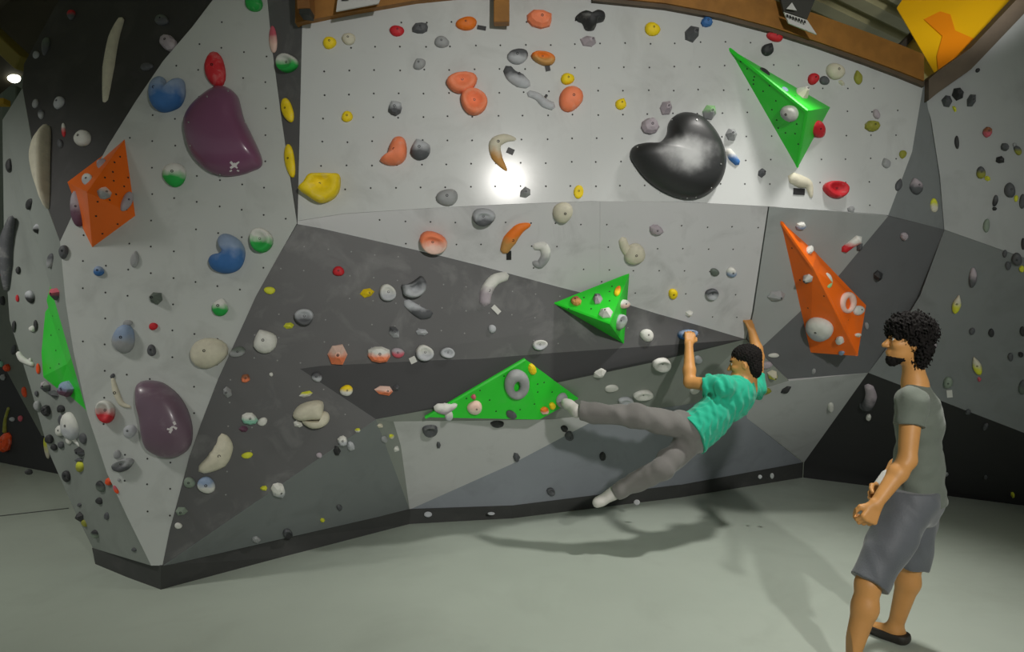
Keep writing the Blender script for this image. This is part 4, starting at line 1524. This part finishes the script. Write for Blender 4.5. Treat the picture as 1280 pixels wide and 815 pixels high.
def put_hand(F_, wrist, fdir, nrm, curl, thumb_side, sc=1.0, spread=0.0, k=0.006):
    """wrist point, direction of the knuckles, palm-facing normal, finger curl per joint (radians)"""
    fd = unit(fdir)
    n = unit(np.array(nrm) - fd * np.dot(nrm, fd))
    sd = unit(np.cross(fd, n)) * thumb_side           # towards the thumb
    L = [(.040, .024, .020), (.045, .028, .021), (.041, .026, .020), (.032, .020, .018)]
    for i in range(4):
        o = (1.5 - i) * .0205 * sc
        kn = wrist + fd * (.088 - abs(i - 1.2) * .005) * sc + sd * o
        F_.cone(wrist + sd * o * .55, kn, .0155 * sc, .0125 * sc, .012)
        q, ang = kn, 0.0
        for j_, l in enumerate(L[i]):
            ang += curl[j_] * (1 + .07 * i)
            d = fd * math.cos(ang) + n * math.sin(ang) + sd * spread * (1.5 - i) * .3
            e = q + unit(d) * l * sc
            F_.cone(q, e, (.0098 - .0008 * j_) * sc, (.0092 - .0009 * j_) * sc, k)
            q = e
    b = wrist + fd * .022 * sc + sd * .022 * sc
    t1 = b + (sd * .030 + fd * .028 + n * .014) * sc
    t2 = t1 + (fd * .026 + n * .016 + sd * .004) * sc
    t3 = t2 + (fd * .018 + n * .016 - sd * .006) * sc
    F_.cone(wrist + fd * .012 * sc + sd * .010 * sc, t1, .017 * sc, .0125 * sc, .012)
    F_.cone(t1, t2, .0115 * sc, .0105 * sc, k)
    F_.cone(t2, t3, .0105 * sc, .009 * sc, k)


SKIN = mat('skin_warm', (208, 150, 86), rough=0.5, var=0.06, vscale=9, bump=0.05, bscale=120)
HAIR = mat('hair_black', (22, 19, 18), rough=0.85, spec=0.25, var=0.25, vscale=60, bump=0.6, bscale=90)
TEAL = mat('cotton_teal', (30, 182, 146), rough=0.85, var=0.06, vscale=6, bump=0.15, bscale=200, sheen=0.2)
TROUS = mat('trousers_grey', (114, 112, 109), rough=0.85, var=0.1, vscale=5, bump=0.2, bscale=150, sheen=0.2)
TEE = mat('cotton_grey_green', (106, 114, 104), rough=0.85, var=0.07, vscale=6, bump=0.15, bscale=200, sheen=0.2)
SHORT = mat('shorts_slate', (94, 98, 104), rough=0.6, var=0.12, vscale=5, bump=0.2, bscale=120, sheen=0.3)
SHOEP = mat('shoe_pale', (196, 194, 188), rough=0.6, var=0.12, vscale=12)
SHOEK = mat('shoe_dark', (46, 42, 38), rough=0.6, var=0.15, vscale=12)


# ------------------------------------------------ the man standing on the mats
def standing_man():
    org = np.array(pt(1110, 838, 3.40))
    org[2] = 0.0
    root = empty('person', org)
    tag(root, 'man with curly black hair in grey tee and slate shorts standing on the mats', 'person')
    f, s, u = head_frame((-.97, .16, .08), (0.06, 0, 1))
    C = V(1135, 425, 3.42)
    h = 0.0045
    lo, hi = (1.62, 2.95, -0.02), (2.32, 3.85, 1.86)
    B = Field(lo, hi, h)
    p = put_head(B, C, f, s, u)
    N = V(1143, 478, 3.43)
    B.cone(p(-.026, 0, -.07), N, .048, .054, .03)
    SL, SR = V(1140, 502, 3.25), V(1147, 502, 3.60)
    side = unit(SL - SR)
    fwd = unit(np.cross(side, (0, 0, 1)))
    if fwd[0] > 0:
        fwd = -fwd
    Rt = np.stack([fwd, side, np.array([0, 0, 1.0])], 1)
    ch, wa, pe = V(1149, 528, 3.43), V(1148, 575, 3.43), V(1146, 620, 3.42)

    def torso(F_, g, sleeves=True):
        F_.ell(ch, np.array((.098, .165, .165)) + g, Rt, .05)
        F_.ell(wa, np.array((.088, .140, .16)) + g, Rt, .05)
        F_.cone(N + np.array((0.005, 0, -.015)), ch, .05 + g, .08 + g, .05)
        F_.cone(SL, SR, .058 + g, .058 + g, .04)
    torso(B, 0)
    B.ell(pe, (.080, .135, .11), Rt, .04)
    eL, wL = V(1134, 575, 3.20), V(1095, 630, 3.14)
    eR, wR = V(1130, 574, 3.68), V(1102, 606, 3.60)
    for S_, e, w_ in ((SL, eL, wL), (SR, eR, wR)):
        B.cone(S_, e, .052, .040, .03)
        m_ = e + (w_ - e) * .3
        B.cone(e, m_, .040, .042, .02)
        B.cone(m_, w_, .042, .027, .02)
    put_hand(B, wL, (wL - eL) + np.array((0.02, 0, -.06)), (-.1, .95, -.1), (.95, 1.05, .7), 1 if np.dot(np.cross(unit(wL - eL), (-.1, .95, -.1)), (-1, 0, .3)) > 0 else -1)
    put_hand(B, wR, (wR - eR) + np.array((0, 0, -.06)), (-.1, -.95, -.1), (.5, .6, .4), 1 if np.dot(np.cross(unit(wR - eR), (-.1, -.95, -.1)), (-1, 0, .3)) > 0 else -1)
    hL, kL, aL = V(1141, 622, 3.33), V(1085, 731, 3.23), V(1062, 826, 3.20)
    hR, kR, aR = V(1147, 622, 3.52), V(1138, 703, 3.55), V(1119, 783, 3.60)
    toeL, toeR = aL + np.array((-.17, .02, -.045)), aR + np.array((-.10, .12, -.045))
    for a, k_, n_, t_ in ((hL, kL, aL, toeL), (hR, kR, aR, toeR)):
        B.cone(a, k_, .072, .054, .03)
        c_ = k_ + (n_ - k_) * .3 + np.array((.012, 0, 0))
        B.cone(k_, c_, .054, .056, .03)
        B.cone(c_, n_, .056, .036, .03)
        he = n_ + np.array((.03, 0, -.05))
        B.cone(n_, he, .036, .030, .02)
        B.cone(n_ + np.array((0, 0, -.03)), t_, .036, .024, .03, flat=((t_ - n_)[[1, 0, 2]] * np.array((-1, 1, 0)), 1.3))
    B.D = np.maximum(B.D, (0.004 - (B.lo[2] + B.h * np.arange(B.n[2])))[None, None, :].astype(np.float32))
    body = B.build('body', SKIN, root, org)
    eyes(p, s, f, root, org)
    # hair and beard
    H = Field(C - .22, C + .22, .004)
    R = np.stack([f, s, u], 1)
    H.ell(p(-.010, 0, .054), (.116, .104, .090), R, .03)
    H.ell(p(-.055, 0, -.025), (.056, .094, .125), R, .04)
    for sd in (-1, 1):
        H.ell(p(-.02, sd * .072, .03), (.062, .026, .06), R, .02)
    H.lumps(.010, 190, 3)
    H.lumps(.006, 340, 5)
    H.lumps(.004, 90, 9)
    H.build('hair', HAIR, root, org)
    Bd = Field(C - .2, C + .2, .004)
    Bd.ell(p(.068, 0, -.112), (.028, .032, .030), R, .02)
    Bd.ell(p(.045, 0, -.100), (.045, .050, .022), R, .02, clip=((p(.045, 0, -.094), u),))
    Bd.lumps(.003, 250, 6)
    Bd.build('beard', HAIR, root, org)
    bm = Field(C - .2, C + .2, .003)
    for sd in (-1, 1):
        bm.cone(p(.088, sd * .014, .022), p(.074, sd * .050, .020), .0055, .004, .004)
    bm.build('eyebrows', HAIR, root, org)
    # tee
    Tf = Field((1.75, 3.0, .70), (2.30, 3.85, 1.52), .005)
    torso(Tf, .012)
    Tf.cone(wa, pe + np.array((0.006, 0, -.06)), .104, .134, .05, flat=(side, 1.68))
    for S_, e in ((SL, eL), (SR, eR)):
        q = S_ + (e - S_) * .42
        Tf.cone(S_, S_ + (e - S_) * .6, .066, .070, .03, clip=((q, unit(e - S_)),))
    Tf.ell(N + u * .03 + f * .02, (.06, .062, .05), R, .01, 'sub')
    Tf.wrinkle(.0035, 55, (.5, 0, 1), 4)
    zc = Tf.lo[2] + Tf.h * np.arange(Tf.n[2])
    hem = pe[2] - .025
    Tf.D = np.maximum(Tf.D, (hem - zc)[None, None, :].astype(np.float32))
    Tf.build('t_shirt', TEE, root, org)
    # shorts
    Sf = Field((1.60, 2.95, .35), (2.32, 3.85, 1.0), .005)
    Sf.ell(pe + np.array((.008, 0, -.015)), (.116, .170, .14), Rt, .05)
    for a, k_, hem_ in ((hL, kL, .98), (hR, kR, 1.06)):
        ax = unit(k_ - a)
        q = a + (k_ - a) * hem_
        Sf.cone(a, a + (k_ - a) * 1.15, .118, .084, .04, clip=((q, ax),))
    zc = Sf.lo[2] + Sf.h * np.arange(Sf.n[2])
    Sf.wrinkle(.005, 34, (.7, 0, .6), 8)
    Sf.D = np.maximum(Sf.D, (zc - (pe[2] + .055))[None, None, :].astype(np.float32))
    Sf.build('shorts', SHORT, root, org)
    # shoes
    for n_, t_ in ((aL, toeL), (aR, toeR)):
        Ff = Field(np.minimum(n_, t_) - .16, np.maximum(n_, t_) + .16, .004)
        wd = ((t_ - n_)[[1, 0, 2]] * np.array((-1, 1, 0)), 1.35)
        d_ = unit((t_ - n_) * np.array((1, 1, 0)))
        Ff.cone(n_ - d_ * .035 + np.array((0, 0, -.045)), t_ + np.array((0, 0, .002)), .040, .030, .03, flat=wd)
        Ff.cone(n_ + np.array((0, 0, -.02)), n_ + d_ * .05 + np.array((0, 0, -.04)), .044, .040, .03)
        zc = Ff.lo[2] + Ff.h * np.arange(Ff.n[2])
        Ff.D = np.maximum(Ff.D, (0.002 - zc)[None, None, :].astype(np.float32))
        Ff.D = np.maximum(Ff.D, (zc - .052)[None, None, :].astype(np.float32))
        Ff.build('shoe', SHOEK, root, org)
    # white wrap at the far wrist
    Wf = Field(wR - .12, wR + .12, .004)
    m0, m1 = wR + (eR - wR) * .30, wR + (wR - eR) * .05
    Wf.cone(m0, m1, .040, .034, .01)
    Wf.build('wrist_wrap', TAPEW, root, org)


standing_man()


# ------------------------------------------------ the climber
def climber():
    org = np.array(pt(875, 545, 5.0))
    root = empty('person', org)
    tag(root, 'dark haired climber in teal T-shirt and grey trousers hanging from the overhang by both hands', 'person')
    f, s, u = head_frame((-.90, .38, -.16), (-.06, .05, 1))
    C = V(930, 453, 5.06)
    sc = 1.06
    lo, hi = (.30, 4.5, .15), (2.05, 5.8, 1.85)
    B = Field(lo, hi, .0058)
    p = put_head(B, C, f, s, u, sc)
    N = V(935, 484, 5.08)
    B.cone(p(-.03, 0, -.06), N, .056, .064, .03)
    SL, SR = V(904, 483, 4.93), V(944, 486, 5.28)
    pe = V(868, 541, 4.98)
    chest = V(918, 498, 5.08)
    eL, wL = V(862, 478, 5.10), V(861, 430, 5.24)
    eR, wR = V(948, 446, 5.42), V(940, 414, 5.47)

    def torso(F_, g):
        F_.cone(SL, SR, .062 + g, .062 + g, .05)
        side = unit(SR - SL)
        a = unit(chest - pe)
        up = a
        no = unit(np.cross(side, up))
        si = unit(np.cross(up, no))
        Rm = np.stack([si, no, up], 1)
        F_.ell(chest, np.array((.178, .112, .18)) + g, Rm, .05)
        mid = (chest * .45 + pe * .55)
        F_.ell(mid, np.array((.162, .10, .19)) + g, Rm, .05)
        return Rm
    Rm = torso(B, 0)
    B.ell(pe, (.155, .11, .13), Rm, .05)
    for S_, e, w_ in ((SL, eL, wL), (SR, eR, wR)):
        B.cone(S_, e, .056, .045, .03)
        m_ = e + (w_ - e) * .3
        B.cone(e, m_, .044, .048, .02)
        B.cone(m_, w_, .047, .031, .02)
    gl, gr = V(861, 416, 5.36), V(939, 404, 5.52)
    put_hand(B, wL, (gl - wL) * np.array((1, .5, 1)) + np.array((0, 0, .03)), (0, 1, -.1), (.7, .9, .6), 1 if np.cross((0, 0, 1), (0, 1, 0))[0] > 0 else -1, 1.05)
    put_hand(B, wR, (-.03, .02, .1), (-.5, .8, 0), (.5, .6, .4), -1, 1.0)
    hL, kL, aL = V(862, 533, 4.93), V(797, 521, 4.82), V(724, 514, 4.93)
    hR, kR, aR = V(868, 547, 5.03), V(826, 586, 4.84), V(770, 615, 4.94)
    toeL, toeR = V(707, 503, 5.02), V(746, 629, 4.90)
    for a, k_, n_, t_ in ((hL, kL, aL, toeL), (hR, kR, aR, toeR)):
        B.cone(a, k_, .095, .062, .04)
        B.cone(k_, k_ + (n_ - k_) * .35, .060, .058, .03)
        B.cone(k_ + (n_ - k_) * .35, n_, .058, .036, .03)
        B.cone(n_, t_, .036, .026, .03)
    B.build('body', SKIN, root, org)
    eyes(p, s, f, root, org, sc)
    R = np.stack([f, s, u], 1)
    H = Field(C - .22, C + .22, .004)
    H.ell(p(-.026, 0, .045), np.array((.105, .085, .086)) * sc, R, .03)
    H.ell(p(-.062, 0, -.03), np.array((.056, .074, .095)) * sc, R, .03)
    H.lumps(.003, 170, 3)
    H.build('hair', HAIR, root, org)
    bm = Field(C - .2, C + .2, .003)
    for sd in (-1, 1):
        bm.cone(p(.090, sd * .014, .022), p(.076, sd * .050, .020), .006, .0045, .004)
    bm.build('eyebrows', HAIR, root, org)
    Bd = Field(C - .2, C + .2, .004)
    Bd.ell(p(.040, 0, -.086), np.array((.050, .0505, .042)) * sc, R, .02, clip=((p(.05, 0, -.090), u),))
    Bd.build('stubble', mat('stubble_brown', (96, 66, 44), rough=0.8), root, org)
    # T-shirt
    T = Field((.95, 4.55, .60), (2.0, 5.65, 1.55), .005)
    torso(T, .016)
    ax = unit(pe - chest)
    T.cone(chest * .4 + pe * .6, pe + ax * .05, .120, .134, .05, flat=(Rm[:, 0], 1.58))
    for S_, e, fr in ((SL, eL, .50), (SR, eR, .42)):
        q = S_ + (e - S_) * fr
        T.cone(S_, S_ + (e - S_) * (fr + .2), .076, .080, .035, clip=((q, unit(e - S_)),))
    T.ell(N + u * .045 - f * .012, (.072, .072, .055), R, .01, 'sub')
    T.wrinkle(.0055, 80, ax * .9 + np.array((.15, 0, .3)), 4, .25)
    sl, P = T.window(T.lo, T.lo + T.h * T.n)
    T.D = np.maximum(T.D, ((P - (pe + ax * .03)) @ ax).astype(np.float32))
    T.build('t_shirt', TEAL, root, org)
    # trousers
    Q = Field((.35, 4.5, .25), (1.75, 5.4, 1.25), .0055)
    Q.ell(pe + ax * .03, (.158, .104, .11), Rm, .05)
    for a, k_, n_, r3 in ((hL, kL, aL, .074), (hR, kR, aR, .062)):
        Q.cone(a, k_, .108, .080, .05)
        d_ = unit(n_ - k_)
        Q.cone(k_, n_ + d_ * .05, .080, r3, .04, clip=((n_ - d_ * .005, d_),))
    Q.wrinkle(.007, 30, (1, 0, .5), 8, .6)
    sl, P = Q.window(Q.lo, Q.lo + Q.h * Q.n)
    Q.D = np.maximum(Q.D, ((pe - ax * .02 - P) @ ax).astype(np.float32))
    Q.build('trousers', TROUS, root, org)
    for n_, t_, k_ in ((aL, toeL, kL), (aR, toeR, kR)):
        Ff = Field(np.minimum(n_, t_) - .15, np.maximum(n_, t_) + .15, .004)
        d_ = unit(t_ - n_)
        Ff.cone(n_ + unit(n_ - k_) * .02, t_, .050, .030, .03, flat=((0, 1, 0.2), 1.15))
        Ff.ell(t_ - d_ * .03, (.045, .042, .032), None, .03)
        Ff.build('climbing_shoe', SHOEP, root, org)


climber()
GROUP[0] = 'climbing holds on the charcoal face'
hold_e(857, 417, 22, 13, -6, 'LB/B', 'j', "pale blue jug gripped by the climber's bent arm", 0.07)
GROUP[0] = 'climbing holds on the pale belt under the crease'
hold_e(938, 404, 10, 12, 0, 'G', 'j', "grey hold under the climber's high hand at the joint", 0.06)
# ---------------------------------------------------------------- overhead things
def boxthing(name, label, cat, a, b, sx, sy, m):
    """a straight timber from A to B"""
    a, b = Vector(a), Vector(b)
    bm = bmesh.new()
    q = (b - a).to_track_quat('Z', 'Y').to_matrix()
    box(bm, (0, 0, 0), sx, sy, (b - a).length, q)
    bmesh.ops.bevel(bm, geom=bm.edges[:], offset=min(sx, sy) * .06, segments=1, affect='EDGES')
    o = bm_to(name, bm, m)
    o.location = (a + b) / 2
    if label:
        tag(o, label, cat)
    return o


boxthing('timber_post', 'short timber post end hanging over the pale wall below the beam', 'post', pt(627, 30, 4.52), pt(627, -30, 4.52), 0.105, 0.07, WOOD)
boxthing('timber_post', 'brown timber post with dark foot where the beam meets the corner strip', 'post', pt(383, 16, 4.28), pt(380, -40, 4.28), 0.13, 0.08, mat('post_brown', (140, 94, 48), rough=0.6, var=0.15, vscale=8))
boxthing('steel_bracket', 'dark steel bracket at the foot of the brown corner post', 'bracket', pt(383, 22, 4.27), pt(384, 14, 4.27), 0.09, 0.07, mat('bracket_dark', (60, 62, 60), rough=0.5, metal=0.4))


def board(name, label, cat, corners, m, thick=0.012, group=None):
    o = slab(name, corners, m, None, thick=thick, collide=False)
    c = sum((v.co for v in o.data.vertices), Vector()) / len(o.data.vertices)
    o.data.transform(Matrix.Translation(-c))
    o.location = c
    if label:
        tag(o, label, cat, group)
    return o


PAPER = mat('paper_white', (206, 206, 204), rough=0.7)
n1 = board('notice_paper', 'white paper notice fixed on the beam near the corner post', 'paper', X([(424, -14, 4.28), (479, -12, 4.30), (473, 4, 4.30), (420, 14, 4.27)]), PAPER)
INK = mat('ink_black', (30, 30, 32), rough=0.7)


def ink(parent, quads, lift):
    vs, fs = [], []
    for q in quads:
        o0 = len(vs)
        for x, y, d in q:
            vs.append(Vector(pt(x, y, d - lift)) - parent.location)
        fs.append([o0, o0 + 1, o0 + 2, o0 + 3])
    return link('lettering', mesh('lettering', vs, fs), INK, parent)


ink(n1, [((427, -2, 4.28), (436, -3, 4.28), (436, 0, 4.28), (427, 1, 4.28)), ((440, -4, 4.29), (455, -6, 4.29), (455, -3, 4.29), (440, -1, 4.29))], .012)
s1 = board('wall_sign', 'dark sign with white triangle mark and white strip, hung on the curved beam', 'sign',
           X([(974, -8, 4.78), (1022, -8, 4.80), (1009, 24, 4.80), (980, 14, 4.78)]), mat('sign_dark', (58, 58, 54), rough=0.6), 0.02)
st = board('name_strip', None, None, X([(980, 15, 4.765), (1009, 25, 4.785), (1021, 43, 4.795), (986, 29, 4.77)]), PAPER, 0.01)
st.parent = s1
st.location = st.location - s1.location
tr = board('triangle_mark', None, None, X([(983, 11, 4.755), (990, 3, 4.76), (996, 13, 4.76)]), PAPER, 0.004)
tr.parent = s1
tr.location = tr.location - s1.location
lv = []
for k in range(7):
    x0 = 983 + k * 3.6
    y0 = 17.6 + k * 1.25
    lv.append(((x0, y0, 4.765), (x0 + 2.4, y0 + .8, 4.766), (x0 + 2.8, y0 + 4.4, 4.766), (x0 + .4, y0 + 3.6, 4.765)))
lo_ = ink(s1, lv, .006)

# the yellow board and pale board over the inside corner
YB = mat('board_yellow', (252, 196, 8), rough=0.5, var=0.05, vscale=2)
OB = mat('board_orange', (255, 150, 8), rough=0.5, var=0.05, vscale=2)
dY = P3((1121, 10, 5.9), (1266, 4, 5.2), (1172, 97.5, 5.15))
yb = board('ceiling_board', 'big yellow board with an orange shape above the inside corner', 'board',
           F(dY, [(1121, 10), (1150, -34), (1310, -34), (1266, 4), (1172, 97.5)]), YB, 0.02)
ob = board('orange_patch', None, None, F(lambda x, y: dY(x, y) - .012, [(1155, 24), (1175, 14), (1188, 18), (1194, 38), (1217, 48), (1173, 92), (1171, 70), (1178, 45)]), OB, 0.004)
ob.parent = yb
ob.location = ob.location - yb.location
board('ceiling_board', 'pale cream board between the timber beam and the yellow board', 'board',
      X([(1118, 66, 5.75), (1141, 46, 5.8), (1172, 97, 5.28), (1159, 106, 5.22)]), mat('board_cream', (214, 208, 150), rough=0.7, var=0.06), 0.02)
boxthing('timber_post', 'thin dark timber edge between steel deck and cream board', 'post', pt(1116, 68, 5.7), pt(1142, 42, 5.75), .05, .05, mat('edge_dark', (40, 36, 30), rough=0.7))

# dim roof timbers and a glowing lamp beyond the black face
boxthing('roof_beam', 'dark roof beam crossing above the black face', 'beam', pt(-60, 98, 6.2), pt(120, -60, 5.6), .62, .3, DARKB)
boxthing('roof_beam', 'short yellowish beam end under the dark roof beam', 'beam', pt(-25, 28, 5.6), pt(33, 82, 5.4), .14, .12, mat('beam_yellowish', (120, 108, 40), rough=0.7, var=0.1))
boxthing('steel_column', 'grey green column beyond the prow under the glowing lamp', 'column', (pt(18, 110, 7.2).x, 7.2, pt(18, 110, 7.2).z), (pt(18, 110, 7.2).x, 7.2, 2.2), .16, .16, mat('column_grey', (110, 122, 112), rough=0.6))
lr = empty('wall_lamp', pt(17, 92, 6.3))
tag(lr, 'small glowing white lamp beneath the yellowish beam end', 'lamp')
bm = bmesh.new()
bmesh.ops.create_cone(bm, segments=16, radius1=.055, radius2=.02, depth=.09, cap_ends=True)
bmesh.ops.translate(bm, vec=(0.01, 0, .045), verts=bm.verts)
bm_to('lamp_shade', bm, mat('lamp_shade_steel', (150, 150, 120), rough=0.4, metal=0.5), lr, True)
bm = bmesh.new()
bmesh.ops.create_uvsphere(bm, u_segments=16, v_segments=10, radius=.055)
bmesh.ops.translate(bm, vec=(0, 0, -.03), verts=bm.verts)
bm_to('bulb', bm, mat('bulb_glow', (255, 255, 235), emit=9.0), lr, True)
boxthing('yellow_panel', 'small yellow panel at the frame edge beneath the glowing lamp', 'panel', pt(-6, 128, 6.8), pt(9, 128, 6.8), .1, .06, mat('panel_yellow', (190, 150, 30), rough=0.6))
